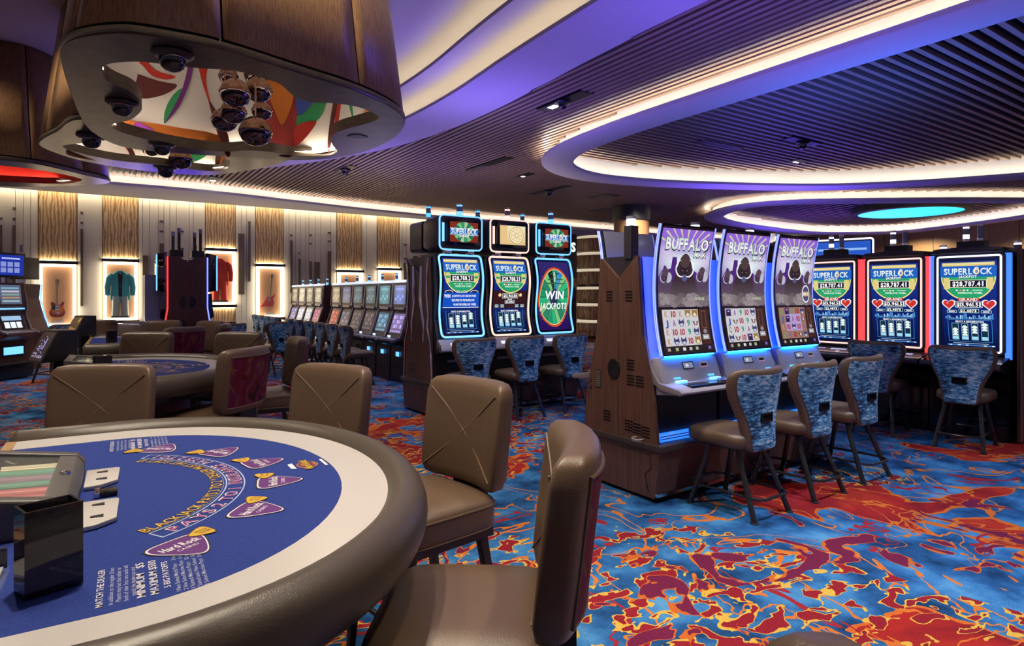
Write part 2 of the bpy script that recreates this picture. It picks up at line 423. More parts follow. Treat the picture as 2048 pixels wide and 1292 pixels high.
def cushion(hx, hy, z0, z1, r=0.03, dome=0.02, e=5, n=32):
    mb = MB(); h = z1 - z0
    rs = [super_ring(hx - r, hy - r, z0, n, e), super_ring(hx, hy, z0 + r * 0.7, n, e), super_ring(hx, hy, z1 - r, n, e),
          super_ring(hx - r * 0.3, hy - r * 0.3, z1 - r * 0.35, n, e), super_ring(hx - r, hy - r, z1, n, e),
          super_ring(hx * 0.6, hy * 0.6, z1 + dome * 0.7, n, e * 0.7), super_ring(hx * 0.2, hy * 0.2, z1 + dome, n, 3)]
    return mb.rings(rs)

# ------------------------------------------------------------------ lettering and printed artwork
GLYPH = {}
def make_glyphs():
    chars = 'ABCDEFGHIJKLMNOPQRSTUVWXYZabcdefghijklmnopqrstuvwxyz0123456789$.,:*&-'
    objs = []
    for bold in (0, 1):
        for ch in chars:
            c = bpy.data.curves.new('g', 'FONT'); c.body = ch; c.resolution_u = 2; c.offset = 0.032 if bold else 0.004
            o = bpy.data.objects.new('g', c); COL.objects.link(o); objs.append((ch, bold, o))
    bpy.context.view_layer.update(); dg = bpy.context.evaluated_depsgraph_get()
    for ch, bold, o in objs:
        me = o.evaluated_get(dg).to_mesh()
        vs = [(v.co.x, v.co.y) for v in me.vertices]; fs = [tuple(p.vertices) for p in me.polygons]
        x0 = min(v[0] for v in vs); x1 = max(v[0] for v in vs)
        GLYPH[ch, bold] = ([(x - x0, y) for x, y in vs], fs, x1 - x0)
        o.evaluated_get(dg).to_mesh_clear()
    for ch, bold, o in objs:
        c = o.data; bpy.data.objects.remove(o); bpy.data.curves.remove(c)
make_glyphs()
def layout(txt, bold):
    x = 0.0; out = []
    for ch in txt:
        if ch == ' ': x += 0.30; continue
        g = GLYPH[ch, bold]; out.append((x, ch)); x += g[2] + 0.075
    return out, max(x - 0.075, 0.01)
class Art:
    # flat printed shapes in (s, t) metres, later laid on a surface
    def __init__(s): s.bm = bmesh.new(); s.cl = s.bm.loops.layers.float_color.new('col'); s.step = 0.0011
    def poly(s, pts, col, ly=0):
        vs = [s.bm.verts.new((p[0], p[1], ly)) for p in pts]
        try: f = s.bm.faces.new(vs)
        except ValueError: return
        for l in f.loops:
            c = col(l.vert.co.x, l.vert.co.y) if callable(col) else col
            l[s.cl] = (*c, 1)
    def rect(s, x0, y0, x1, y1, col, ly=0): s.poly([(x0, y0), (x1, y0), (x1, y1), (x0, y1)], col, ly)
    def frame(s, x0, y0, x1, y1, w, col, ly=0):
        s.rect(x0, y0, x1, y0 + w, col, ly); s.rect(x0, y1 - w, x1, y1, col, ly); s.rect(x0, y0 + w, x0 + w, y1 - w, col, ly); s.rect(x1 - w, y0 + w, x1, y1 - w, col, ly)
    def ell(s, cx, cy, rx, ry, col, ly=0, n=20, a0=0.0, a1=2 * pi):
        full = a1 - a0 > 6.28
        s.poly([(cx + rx * cos(a0 + (a1 - a0) * k / (n if full else n - 1)), cy + ry * sin(a0 + (a1 - a0) * k / (n if full else n - 1))) for k in range(n)], col, ly)
    def wedge(s, cx, cy, r0, r1, a0, a1, col, ly=0, n=5, ky=1.0):
        A = [a0 + (a1 - a0) * k / n for k in range(n + 1)]
        s.poly([(cx + r0 * cos(a), cy + ky * r0 * sin(a)) for a in A] + [(cx + r1 * cos(a), cy + ky * r1 * sin(a)) for a in A[::-1]], col, ly)
    def text(s, txt, cx, cy, h, col, ly=0, w=None, bold=1, fn=None, wmax=None):
        lay, W = layout(txt, bold); k = h / 0.70; kx = k
        if w: kx = w / W
        if wmax and kx * W > wmax: kx = wmax / W
        for x, ch in lay:
            vs, fs, _ = GLYPH[ch, bold]
            P = [(cx + (x + vx - W / 2) * kx, cy + vy * k - h / 2) for vx, vy in vs]
            if fn: P = [fn(*p) for p in P]
            bv = [s.bm.verts.new((p[0], p[1], ly)) for p in P]
            for f in fs:
                try: fc = s.bm.faces.new([bv[i] for i in f])
                except ValueError: continue
                for l in fc.loops: l[s.cl] = (*(col(l.vert.co.x, l.vert.co.y) if callable(col) else col), 1)
    def bake(s, fn, name, mat, parent, cut=0.0, t1=0.0, kind=None):
        bm = s.bm
        bmesh.ops.triangulate(bm, faces=bm.faces[:])
        if cut:
            k = cut
            while k < t1:
                bmesh.ops.bisect_plane(bm, geom=bm.verts[:] + bm.edges[:] + bm.faces[:], plane_co=(0, k, 0), plane_no=(0, 1, 0), dist=1e-5)
                k += cut
        for v in bm.verts: v.co = Vector(fn(v.co.x, v.co.y, v.co.z * s.step + 0.0008))
        me = bpy.data.meshes.new(name); bm.to_mesh(me); bm.free()
        me.materials.append(MATS[mat])
        o = bpy.data.objects.new(name, me); COL.objects.link(o); o.parent = parent
        return o

# ------------------------------------------------------------------ the room
Z_SLAT, Z_FLANGE = 4.42, 4.15
mb = MB()
mb.box(-16, 34, -10, 19.7, -0.05, 0.0)
floor = mb.build('floor', 'carpet', smooth=False); floor.rotation_euler = (0, 0, PHI)
tag(floor, 'blue red and yellow swirl patterned carpet', kind='structure')
mb = MB(); mb.box(-16, 34, -10, 19.7, 5.2, 5.3)
ceiling = mb.build('ceiling', 'plenum', smooth=False); ceiling.rotation_euler = (0, 0, PHI)
tag(ceiling, 'slatted ceiling with floating lit soffits', kind='structure')
# everything under floor and ceiling below is written in the room's own u, v grid

TRAY = spline([(4.9, -6), (4.9, 1), (4.93, 4), (5.0, 6), (5.12, 8), (5.02, 10), (4.5, 12.1), (3.1, 14.75), (1.4, 15.9), (-1.0, 16.4), (-4, 16.5), (-8, 16.5), (-12, 15), (-12, 5), (-12, -4), (-8, -7.5), (0, -7.5)], 5)
RING1 = spline([(7.15, 1), (7.15, 3), (7.15, 5), (7.2, 7.2), (7.5, 8.9), (8.3, 9.85), (9.6, 10.1), (11.7, 9.5), (14.7, 7.8), (16.6, 5.0), (17.4, 2), (16.2, -2), (12.5, -4), (9, -3.2), (7.4, -1)], 7)
RING2 = spline([(16.25, 10.9), (16.9, 12.7), (18.6, 13.8), (21.7, 14.3), (25.2, 14.3), (27.4, 12.6), (27.0, 10.6), (25.6, 7.8), (24.0, 6.3), (21.7, 6.5), (18.0, 9.0)], 7)
def ring_profile(poly, prof, closed_ring=True):
    return [[(p.x, p.y, z) for p in offset(poly, o)] for o, z in prof]
FL = [(0.0, 4.22), (0.0, 4.165), (0.02, 4.15), (0.60, 4.15), (0.62, 4.165), (0.62, 4.22), (0.59, 4.22), (0.585, 4.19), (0.47, 4.19), (0.40, 4.25), (0.355, 4.38), (0.34, 4.75),
      (0.26, 4.75), (0.245, 4.38), (0.20, 4.25), (0.13, 4.19), (0.035, 4.19), (0.03, 4.22)]
def soffit_ring(poly, name):
    mb = MB()
    profs = ring_profile(poly, FL)                    # rings run round the path; link them profile by profile
    n = len(poly); m = len(profs)
    vs = [p for r in profs for p in r]; fs = []
    for j in range(m):
        a = j * n; c = ((j + 1) % m) * n
        for i in range(n): fs.append((a + i, a + (i + 1) % n, c + (i + 1) % n, c + i))
    mb.add(vs, fs)
    o = mb.build(name, 'cove_white', ceiling, angle=50)
    for o0, o1 in ((0.05, 0.085), (0.535, 0.57)):
        mb = MB()
        A, B = offset(poly, o0), offset(poly, o1)
        vs = [(p.x, p.y, 4.197) for p in A] + [(p.x, p.y, 4.197) for p in B]
        mb.add(vs, [(i, (i + 1) % n, n + (i + 1) % n, n + i) for i in range(n)])
        mb.build('light_strip', 'led_cove', o, smooth=False)
    return o
ring1 = soffit_ring(RING1, 'soffit_ring'); tag(ring1, 'large oval floating soffit with glowing cove on both sides')
ring2 = soffit_ring(RING2, 'soffit_ring'); tag(ring2, 'farther oval floating soffit around the round blue ceiling light')
# stepped tray over the gaming tables
def tray():
    prof = [(0, 4.62), (0, 4.42), (0.90, 4.42), (0.91, 4.46), (0.74, 4.47), (0.70, 4.52), (0.70, 4.60), (0.76, 4.68), (0.90, 4.70), (1.28, 4.70), (1.29, 4.74), (1.12, 4.75), (1.08, 4.80), (1.08, 4.90), (1.15, 4.98), (1.35, 5.0), (2.2, 5.0)]
    n = len(TRAY)
    mb = MB(); profs = [[(p.x, p.y, z) for p in offset(TRAY, -o)] for o, z in prof]
    vs = [p for r in profs for p in r]; fs = []
    for j in range(len(profs) - 1):
        for i in range(n): fs.append((j * n + i, j * n + (i + 1) % n, (j + 1) * n + (i + 1) % n, (j + 1) * n + i))
    fs.append(tuple(range((len(profs) - 1) * n, len(profs) * n)))
    mb.add(vs, fs)
    o = mb.build('tray_soffit', 'tray_paint', ceiling, angle=60)
    tag(o, 'stepped curved tray with two cream cove lights')
    for a, z in ((0.80, 4.475), (1.18, 4.755)):
        A, B = offset(TRAY, -a), offset(TRAY, -a - 0.03)
        mb = MB(); mb.add([(p.x, p.y, z) for p in A] + [(p.x, p.y, z) for p in B], [(i, (i + 1) % n, n + (i + 1) % n, n + i) for i in range(n)])
        mb.build('light_strip', 'led_tray', o, smooth=False)
tray()
# soffit along the back wall
LIP = spline([(-12, 16.9), (-4, 17.1), (0, 17.25), (2.4, 17.27), (4.8, 17.75), (7, 18.2), (10, 18.5), (14, 18.55), (22, 18.6), (33, 18.6)], 4, False)
def wall_soffit():
    mb = MB()
    prof = [(0.0, 4.22), (0.0, 4.16), (0.02, 4.15), (None, 4.15), (None, 4.28), (0.34, 4.75), (0.30, 4.40), (0.25, 4.26), (0.15, 4.19), (0.04, 4.19), (0.03, 4.22)]
    rs = [[(p.x, 19.22 if o is None else p.y + o, z) for o, z in prof] for p in LIP]
    mb.rings(rs)
    o = mb.build('wall_soffit', 'cove_white', ceiling, angle=50); tag(o, 'long curved soffit band above the display wall')
    mb = MB()
    for i in range(len(LIP) - 1):
        a, c = LIP[i], LIP[i + 1]
        mb.add([(a.x, a.y + 0.06, 4.197), (c.x, c.y + 0.06, 4.197), (c.x, c.y + 0.10, 4.197), (a.x, a.y + 0.10, 4.197)], [(0, 1, 2, 3)])
    mb.build('light_strip', 'led_cove', o, smooth=False)
    mb = MB(); mb.box(-8, 12, 19.26, 19.32, 4.30, 4.32); mb.build('light_strip', 'led_wall', o, smooth=False)
wall_soffit()
# slats: every one an object of its own
SLAT = MB(); SLAT.box(-0.5, 0.5, -0.5, 0.5, -0.5, 0.5)
slat_src = SLAT.build('slat', 'wood_slat', None, smooth=False); slat_me = slat_src.data
bpy.data.objects.remove(slat_src)
def cross(poly, c, axis):
    out = []; n = len(poly)
    for i in range(n):
        a, b_ = poly[i], poly[(i + 1) % n]
        x0, x1 = a[axis], b_[axis]
        if (x0 - c) * (x1 - c) < 0:
            t = (c - x0) / (x1 - x0); out.append(a[1 - axis] + (b_[1 - axis] - a[1 - axis]) * t)
    return sorted(out)
def pieces(lo, hi, holes):
    iv = [(lo, hi)]
    for h in holes:
        for k in range(0, len(h) - 1, 2):
            nx = []
            for a, b_ in iv:
                if h[k + 1] <= a or h[k] >= b_: nx.append((a, b_)); continue
                if h[k] > a: nx.append((a, h[k]))
                if h[k + 1] < b_: nx.append((h[k + 1], b_))
            iv = nx
    return [q for q in iv if q[1] - q[0] > 0.15]
def add_slat(cx, cy, lx, ly, z, parent):
    o = bpy.data.objects.new('slat', slat_me); COL.objects.link(o); o.parent = parent
    o.location = (cx, cy, z + 0.0325); o.scale = (lx, ly, 0.065)
def lip_v(u):
    for i in range(len(LIP) - 1):
        if LIP[i].x <= u <= LIP[i + 1].x:
            t = (u - LIP[i].x) / (LIP[i + 1].x - LIP[i].x); return LIP[i].y + (LIP[i + 1].y - LIP[i].y) * t
    return 18.6
R1o, R2o = offset(RING1, 0.37), offset(RING2, 0.37)
R1i, R2i = offset(RING1, 0.23), offset(RING2, 0.23)
nsl = 0; far_slats = MB()
u = -3.0
while u < 26.0:
    holes = [cross(TRAY, u, 0), cross(R1o, u, 0), cross(R2o, u, 0)]
    for a, b_ in pieces(-4.5, lip_v(u) + 0.26, holes):
        if u > 6.9 and b_ < 4: continue
        if u < 17 or nsl > 290:
            add_slat(u, (a + b_) / 2, 0.064, b_ - a, Z_SLAT, ceiling); nsl += 1
        else: far_slats.box(u - 0.03, u + 0.03, a, b_, Z_SLAT, Z_SLAT + 0.1)
    u += 0.117 if u < 17 else 0.25
o = far_slats.build('distant_slats', 'wood_slat', ceiling, smooth=False); o['kind'] = 'stuff'
for poly, ring, pitch, vmin, z in ((R1i, ring1, 0.172, 0.4, 4.55), (R2i, ring2, 0.23, 6.0, 4.5)):
    v = vmin
    while v < 15:
        h = cross(poly, v, 1)
        for k in range(0, len(h) - 1, 2):
            if h[k + 1] - h[k] > 0.2: add_slat((h[k] + h[k + 1]) / 2, v, h[k + 1] - h[k] - 0.04, 0.07, z, ring)
        v += pitch
# round blue ceiling light inside the far ring
c = Vector((13.2, 20.6)); cu, cv = c.dot(U), c.dot(V)
t = thing('ceiling_light', 'big round cyan light disc in the far ceiling ring', 'ceiling light', uv(cu, cv, 4.30), PHI)
MB().lathe([(1.50, 0.0), (1.50, 0.01)], 48).build('light_disc', 'cyan_disc', t)
MB().rings([[(r * cos(2 * pi * k / 48), r * sin(2 * pi * k / 48), z) for k in range(48)] for r, z in ((1.5, -0.01), (1.72, 0.0), (1.72, 0.22), (1.5, 0.22))], False, False).build('rim', 'black', t)

# ------------------------------------------------------------------ back wall
wall = MB().box(-10, 33, 19.5, 19.7, 0, 4.9).build('wall_back', 'brass', smooth=False)
wall.rotation_euler = (0, 0, PHI); tag(wall, 'white panelled back wall with onyx strips and bronze bars', kind='structure')
random.seed(4)
PAN = [(78, 153, 522, 652), (206, 275, 518, 640), (411, 469, 497, 609), (511, 565, 528, 634), (673, 722, 540, 640), (754, 797, 536, 640)]
pan = []
for x0, x1, ys, yb in PAN:
    (ua, Ya), (ub, Yb) = wall_u(x0), wall_u(x1); Y = (Ya + Yb) / 2
    zt = EYE + (HOR - ys) * Y / F_PX; zb = EYE - (yb - HOR) * Y / F_PX
    pan.append((ua, ub, zt, zb))
    MB().box(ua, ub, 19.45, 19.5, zt + 0.03, 4.6).build('onyx_panel', 'onyx', wall, smooth=False)
    MB().box(ua, ub, 19.45, 19.5, 0.02, zb - 0.12).build('onyx_panel', 'onyx', wall, smooth=False)
def boards(u0, u1):
    u = u0
    while u < u1 - 0.03:
        w = random.choice([0.10, 0.14, 0.16, 0.2, 0.32, 0.5]); w = min(w, u1 - u)
        if u1 - u - w < 0.08: w = u1 - u
        d = random.choice([0.0, 0.004, 0.008])
        MB().box(u + 0.004, u + w - 0.004, 19.462 - d, 19.5, 0.02, 4.6).build('wall_board', 'wall_white', wall, smooth=False)
        u += w
e = -4.0
for ua, ub, zt, zb in pan:
    boards(e, ua - 0.02); e = ub + 0.02
boards(e, 9.5)
for k in range(26): MB().box(9.5 + k * 0.5 + 0.004, 10.0 + k * 0.5 - 0.004, 19.46, 19.5, 0.02, 4.6).build('wall_board', 'wall_white', wall, smooth=False)
BARS = [(1, 5, 450, 600), (26, 32, 451, 600), (161, 166.5, 458.5, 612), (319, 326.6, 487, 632), (285, 296, 511, 635), (386, 393, 490, 600), (476, 487.6, 467.5, 588.5), (496, 500, 443, 563),
        (579.6, 583.6, 481, 586), (596, 600, 518, 600), (618, 622, 523, 600), (628, 638, 524, 600), (654.5, 660.7, 503, 600), (806, 812, 526, 580), (825, 833, 512, 580)]
TILES = [(26, 32, 415), (26, 32, 436), (161, 166.5, 424), (161, 166.5, 444), (319, 326.6, 441), (319, 326.6, 461), (358.5, 367, 461), (358.5, 367, 496), (579.6, 583.6, 469), (596, 600, 505),
         (618, 622, 469), (618, 622, 486), (654.5, 660.7, 464), (654.5, 660.7, 481), (806, 812, 488), (806, 812, 516), (1, 5, 435)]
for x0, x1, y0, y1 in BARS:
    (ua, Y), (ub, _) = wall_u(x0), wall_u(x1)
    MB().box(ua, ub, 19.41, 19.47, EYE - (y1 - HOR) * Y / F_PX, EYE + (HOR - y0) * Y / F_PX).build('bronze_bar', 'bronze', wall, smooth=False)
for x0, x1, y in TILES:
    (ua, Y), (ub, _) = wall_u(x0), wall_u(x1); z = EYE + (HOR - y) * Y / F_PX
    MB().box(ua, ub, 19.42, 19.47, z - 0.05, z).build('bronze_tile', 'bronze', wall, smooth=False)

# display cases on the wall
CASE = [('lit wall display case holding the sunburst guitar', 1), ('lit wall display case holding the teal jacket', 1), ('lit wall display case holding the red suit, highest of the cases', 1),
        ('lit wall display case holding the angular red guitar', 1), ('lit wall display case mostly hidden behind the slot row, nearer the guitars', 0), ('lit wall display case mostly hidden behind the slot row, beside the tall sign machines', 0)]
for (ua, ub, zt, zb), (lab, full) in zip(pan, CASE):
    um, hw = (ua + ub) / 2, (ub - ua) / 2
    t = thing('display_case', lab, 'display case', uv(um, 19.45, zb), PHI, 'display cases along the back wall'); h = zt - zb
    MB().box(-hw - 0.03, hw + 0.03, -0.16, 0, h - 0.085, h).build('top_shelf', 'shelf_dark', t, smooth=False)
    MB().box(-hw - 0.03, hw + 0.03, -0.16, 0, -0.085, 0).build('bottom_shelf', 'shelf_dark', t, smooth=False)
    MB().box(-hw + 0.02, hw - 0.02, -0.012, -0.002, 0, h - 0.085).build('back_panel', 'case_back', t, smooth=False)
    for a, b_, c0, c1 in ((-hw, -hw + 0.075, 0, h - 0.085), (hw - 0.075, hw, 0, h - 0.085), (-hw + 0.075, hw - 0.075, h - 0.15, h - 0.085), (-hw + 0.075, hw - 0.075, 0, 0.06)):
        MB().box(a, b_, -0.13, -0.014, c0, c1).build('light_frame', 'led_case', t, smooth=False)
    MB().box(-hw, hw, -0.05, -0.02, h + 0.002, h + 0.012).build('light_strip', 'led_wall', t, smooth=False)
    MB().box(-hw, hw, -0.05, -0.02, -0.10, -0.09).build('light_strip', 'led_wall', t, smooth=False)
    MB().box(-hw + 0.075, hw - 0.075, -0.14, -0.135, 0.06, h - 0.15).build('glass_pane', 'glass', t, smooth=False)
    MB().box(-0.14, 0.12, -0.11, -0.05, 0.06, 0.14).build('caption_block', 'white_vinyl', t, smooth=False)
    MB().box(-hw, hw, 0.0, 0.012, -0.0, h - 0.09).build('niche', 'shelf_dark', t, smooth=False)

def guitar(t, body, mats):
    MB().prism(body, -0.06, -0.02, 0, 'y').build('body', mats, t, bevel=0.008)
    MB().prism([(-0.022, 0.10), (0.022, 0.10), (0.018, 0.62), (-0.018, 0.62)], -0.075, -0.045, 0, 'y').build('neck', 'guitar_pale', t, smooth=False)
    MB().prism([(-0.02, 0.62), (0.02, 0.62), (0.045, 0.70), (0.03, 0.78), (0.0, 0.76), (-0.03, 0.78), (-0.045, 0.70)], -0.07, -0.045, 0, 'y').build('headstock', 'guitar_pale', t, smooth=False)
    for z in (0.0, 0.08): MB().box(-0.04, 0.04, -0.07, -0.058, z - 0.014, z + 0.014).build('pickup', 'chrome', t, smooth=False)
    MB().box(-0.05, 0.05, -0.07, -0.058, -0.09, -0.07).build('bridge', 'chrome', t, smooth=False)
ua, ub, zt, zb = pan[0]
t = thing('electric_guitar', 'sunburst single-cutaway electric guitar in wall case', 'guitar', uv((ua + ub) / 2 - 0.01, 19.40, zb + 0.42), PHI)
body = [(p.x, p.y) for p in spline([(0, -0.19), (0.12, -0.17), (0.165, -0.06), (0.125, 0.05), (0.13, 0.12), (0.15, 0.17), (0.11, 0.20), (0.05, 0.12), (-0.03, 0.14), (-0.10, 0.20), (-0.135, 0.14), (-0.11, 0.05), (-0.165, -0.06), (-0.12, -0.17)], 4)]
guitar(t, body, 'sunburst')
MB().prism([(-0.11, 0.12), (-0.03, 0.12), (-0.05, -0.02), (-0.12, 0.0)], -0.066, -0.06, 0, 'y').build('pickguard', 'black', t, smooth=False)
ua, ub, zt, zb = pan[3]
t = thing('electric_guitar', 'red angular electric guitar in wall case', 'guitar', uv((ua + ub) / 2 - 0.03, 19.40, zb + 0.52), PHI)
guitar(t, [(-0.25, -0.25), (-0.10, -0.21), (0.12, -0.20), (0.15, -0.06), (0.10, 0.02), (0.17, 0.20), (0.06, 0.10), (-0.05, 0.12), (-0.10, 0.0), (-0.16, -0.12)], 'guitar_red')
t.rotation_euler = (0, R(6), PHI)

def outfit(t, top, low, coat):
    H = 1.02
    rs = [super_ring(w, d, z, 20, 2.6) for z, w, d in ((0.42, 0.235, 0.07), (0.55, 0.22, 0.075), (0.72, 0.20, 0.075), (0.90, 0.215, 0.075), (1.0, 0.20, 0.07), (1.06, 0.13, 0.055), (1.10, 0.07, 0.045))]
    MB().rings(rs).build('jacket', top, t)
    MB().prism([(-0.035, 0.50), (0.035, 0.50), (0.05, 1.08), (0.0, 1.0), (-0.05, 1.08)], -0.09, -0.06, 0, 'y').build('shirt_front', 'black' if coat else top, t, smooth=False)
    for s in (-1, 1):
        MB().tube([(s * 0.17, 0, 1.01), (s * 0.25, -0.01, 0.92), (s * 0.285, -0.02, 0.72), (s * 0.28, -0.04, 0.52)], [0.06, 0.075, 0.07, 0.06], 10).build('sleeve', top, t)
        MB().tube([(s * 0.09, 0, 0.50), (s * 0.10, 0, 0.28), (s * 0.11, 0, 0.04)], [0.10, 0.085, 0.085], 10).build('trouser_leg', low, t)
        MB().prism([(s * 0.03, 0.74), (s * 0.085, 1.06), (s * 0.115, 1.0), (s * 0.09, 0.85)], -0.10, -0.07, 0, 'y').build('lapel', top, t, smooth=False)
    for k in range(3): MB().lathe([(0.012, 0), (0.012, 0.01)], 8, 0, (0.0, -0.1, 0.62 + k * 0.1)).build('button', 'chrome', t)
    MB().box(-0.2, 0.2, -0.08, 0.05, 0, 0.04).build('stand', 'grey_plastic', t, smooth=False)
ua, ub, zt, zb = pan[1]
t = thing('stage_costume', 'teal satin jacket over silver trousers in wall case', 'outfit', uv((ua + ub) / 2 - 0.01, 19.34, zb + 0.07), PHI); outfit(t, 'teal_satin', 'silver_cloth', 1); t.scale = (1, 0.75, 1.12)
ua, ub, zt, zb = pan[2]
t = thing('stage_costume', 'red satin suit in the highest wall case', 'outfit', uv((ua + ub) / 2 - 0.03, 19.34, zb + 0.08), PHI); outfit(t, 'red_satin', 'red_satin', 0); t.scale = (1, 0.75, 1.12)

# far walls, bar and column
w = MB().box(30, 30.2, -10, 19.6, 0, 4.6).build('wall_right', 'wood_light', smooth=False); w.rotation_euler = (0, 0, PHI); tag(w, 'timber veneer wall far beyond the machines', kind='structure')
for k in range(28):
    MB().box(29.97, 30.0, -8 + k, -7.03 + k, 0.1, 4.5).build('wood_panel', 'wood_light', w, smooth=False)
t = thing('round_column', 'wood clad round column with dark collar behind the machines', 'column', uv(14.35, 14.4, 0), PHI)
MB().lathe([(0.56, 0), (0.56, 3.95)], 32).build('shaft', 'wood_light', t)
MB().lathe([(0.60, 3.95), (0.62, 4.5)], 32).build('collar', 'black', t)
c = uv(15.57, 17.24, 0)
t = thing('round_bar', 'round drinks bar clad in stacked onyx bands far behind', 'bar', c, PHI)
for k, z in enumerate((0.1, 0.7, 1.3, 1.95, 2.55, 3.15)):
    MB().lathe([(0.98, z), (1.0, z + 0.04), (1.0, z + 0.42), (0.98, z + 0.46)], 40).build('onyx_band', 'onyx', t)
    MB().lathe([(0.86, z + 0.47), (0.86, z + 0.57)], 40).build('light_band', 'bar_glow', t)
MB().lathe([(0.82, 0), (0.82, 3.75)], 40).build('core', 'black', t)
t = thing('wall_sign', 'dark wall sign with white letters beside the round bar', 'sign', uv(12.95, 16.35, 2.25), PHI)
MB().box(-0.75, 0.75, 0, 0.1, -0.1, 1.4).build('board', 'black', t, smooth=False)
A = Art(); A.text('S', 0.6, 0.95, 0.3, (1, 1, 1), 0); A.bake(lambda s, q, d: (s, -0.002 - d, q), 'sign_lettering', 'sign_white', t)
# ceiling fixtures on the slats
def dome_camera(loc, r, label, drop=0.0):
    r *= 0.72
    t = thing('dome_camera', label, 'security camera', loc, PHI)
    MB().lathe([(r * 1.55, 0), (r * 1.6, -r * 0.12), (r * 1.4, -r * 0.3), (r * 1.02, -r * 0.42), (r * 1.02, -r * 0.2)], 24).build('housing', 'black', t)
    MB().lathe([(r, -r * 0.5), (r * 0.98, -r * 0.75), (r * 0.85, -r * 1.15), (r * 0.55, -r * 1.42), (r * 0.15, -r * 1.53)], 24).build('dome', 'dome_black', t)
    MB().tube([(r * 1.05 * cos(a), r * 1.05 * sin(a), -r * 0.45) for a in [2 * pi * k / 20 for k in range(20)]], r * 0.04, 6, 0, True).build('dome_ring', 'chrome', t)
    return t
def plate(px, py, z, L, W, label, lamp=True, turned=0.0):
    Y = F_PX * (z - EYE) / (HOR - py); X = (px - 1024) / F_PX * Y
    t = thing('ceiling_fixture', label, 'ceiling fixture', (X, Y, z), PHI + turned)
    MB().box(-W / 2, W / 2, -L / 2, L / 2, -0.012, 0.05).build('plate', 'black', t, smooth=False)
    MB().box(-W * 0.36, W * 0.36, L * 0.08, L * 0.42, -0.016, -0.011).build('trim_ring', 'grey_plastic', t, smooth=False)
    if lamp: MB().box(-W * 0.2, W * 0.2, L * 0.17, L * 0.32, -0.02, -0.015).build('lamp', 'lamp_spot', t, smooth=False)
    return X, Y
X, Y = plate(1128, 203, Z_SLAT, 1.05, 0.24, 'long black fixture plate with lit square lamp among the brown slats')
dome_camera((X - 0.02, Y - 0.05, Z_SLAT - 0.02), 0.10, 'black dome camera beside the lit square lamp among the slats')
X, Y = plate(1440, 290, 4.55, 0.24, 1.2, 'black fixture plate inside the big ring, nearer the ring tip', False)
X, Y = plate(1605, 283, 4.55, 0.24, 1.0, 'black fixture plate inside the big ring, beside a dome camera', False)
dome_camera((X, Y, 4.53), 0.12, 'dome camera inside the big ceiling ring')
plate(1598, 322, 4.55, 0.3, 0.4, 'small pale fixture near the far edge of the big ring', True)
plate(428, 358, Z_SLAT, 0.7, 0.3, 'fixture plate among slats above the wall soffit', True)
X, Y = plate(690, 338, Z_SLAT, 0.9, 0.22, 'fixture plate among slats beside the hanging canopy', False); dome_camera((X, Y, Z_SLAT - 0.02), 0.11, 'dome camera on the slats beside the hanging canopy')
plate(978, 328, Z_SLAT, 1.6, 0.24, 'long dark slot fixture in the middle of the slats', False)
X, Y = plate(1098, 380, Z_SLAT, 1.6, 0.24, 'dark slot fixture with camera over the tall sign machines', False); dome_camera((X, Y, Z_SLAT - 0.02), 0.12, 'dome camera over the tall sign machines')
plate(1052, 350, Z_SLAT, 0.5, 0.2, 'small square lamp fixture in the middle of the slats', True)
plate(1207, 393, Z_SLAT, 0.8, 0.5, 'small vent plate in the slats before the wooden column', False)
plate(1204, 420, Z_SLAT, 0.9, 0.5, 'farther vent plate in the slats before the wooden column', False)

# ------------------------------------------------------------------ hanging canopies over the tables
Z_DRUM = 3.07
def on_plane(px, py, z):
    Y = F_PX * (z - EYE) / (HOR - py); return Vector(((px - 1024) / F_PX * Y, Y))
OUT1 = [on_plane(x, y, Z_DRUM) for x, y in [(124, 96), (160, 76), (240, 67), (320, 76), (446, 101), (600, 148), (720, 186), (792, 222), (808, 248), (784, 278), (720, 306), (640, 319), (540, 319), (440, 312), (320, 304), (240, 292), (185, 264), (160, 230), (138, 172), (124, 124)]]
CUT1 = [on_plane(x, y, Z_DRUM) for x, y in [(206, 134), (214, 129), (237, 125), (289, 124), (383, 135), (472, 142), (531, 158), (560, 168), (578, 184), (597, 198), (626, 205), (673, 207), (720, 215), (749, 227), (760, 236), (740, 245), (707, 254), (675, 264), (661, 277), (667, 293), (674, 304), (646, 312), (584, 311), (543, 304), (498, 301), (450, 303), (393, 298), (331, 288), (268, 272), (237, 262), (222, 252), (236, 245), (260, 240), (279, 226), (284, 214), (278, 198), (262, 184), (230, 170), (210, 157), (204, 143)]]
C1 = sum(OUT1, Vector((0, 0))) / len(OUT1)
OUT2 = [Vector(p) for p in [(-5.49, 7.21), (-4.95, 6.75), (-4.33, 6.28), (-3.75, 6.85), (-3.1, 7.35), (-2.85, 7.95), (-3.1, 8.35), (-3.55, 8.72), (-4.2, 9.1), (-4.63, 9.2), (-5.22, 8.94), (-5.6, 8.46), (-5.72, 8.05), (-5.68, 7.55)]]
CUT2 = [Vector(p) for p in [(-5.34, 7.38), (-4.96, 7.24), (-4.7, 7.12), (-4.2, 7.2), (-3.9, 7.5), (-3.68, 7.95), (-3.85, 8.45), (-4.07, 8.78), (-4.38, 8.9), (-4.79, 8.5), (-5.2, 8.24), (-5.36, 7.97), (-5.43, 7.6)]]
OUT3 = [Vector(p) for p in [(-6.75, 8.17), (-6.45, 8.5), (-6.35, 9.2), (-6.29, 9.65), (-6.55, 9.95), (-7.38, 10.15), (-8.4, 10.15), (-9, 9.6), (-9, 8.6), (-8.2, 7.9), (-7.3, 7.8)]]
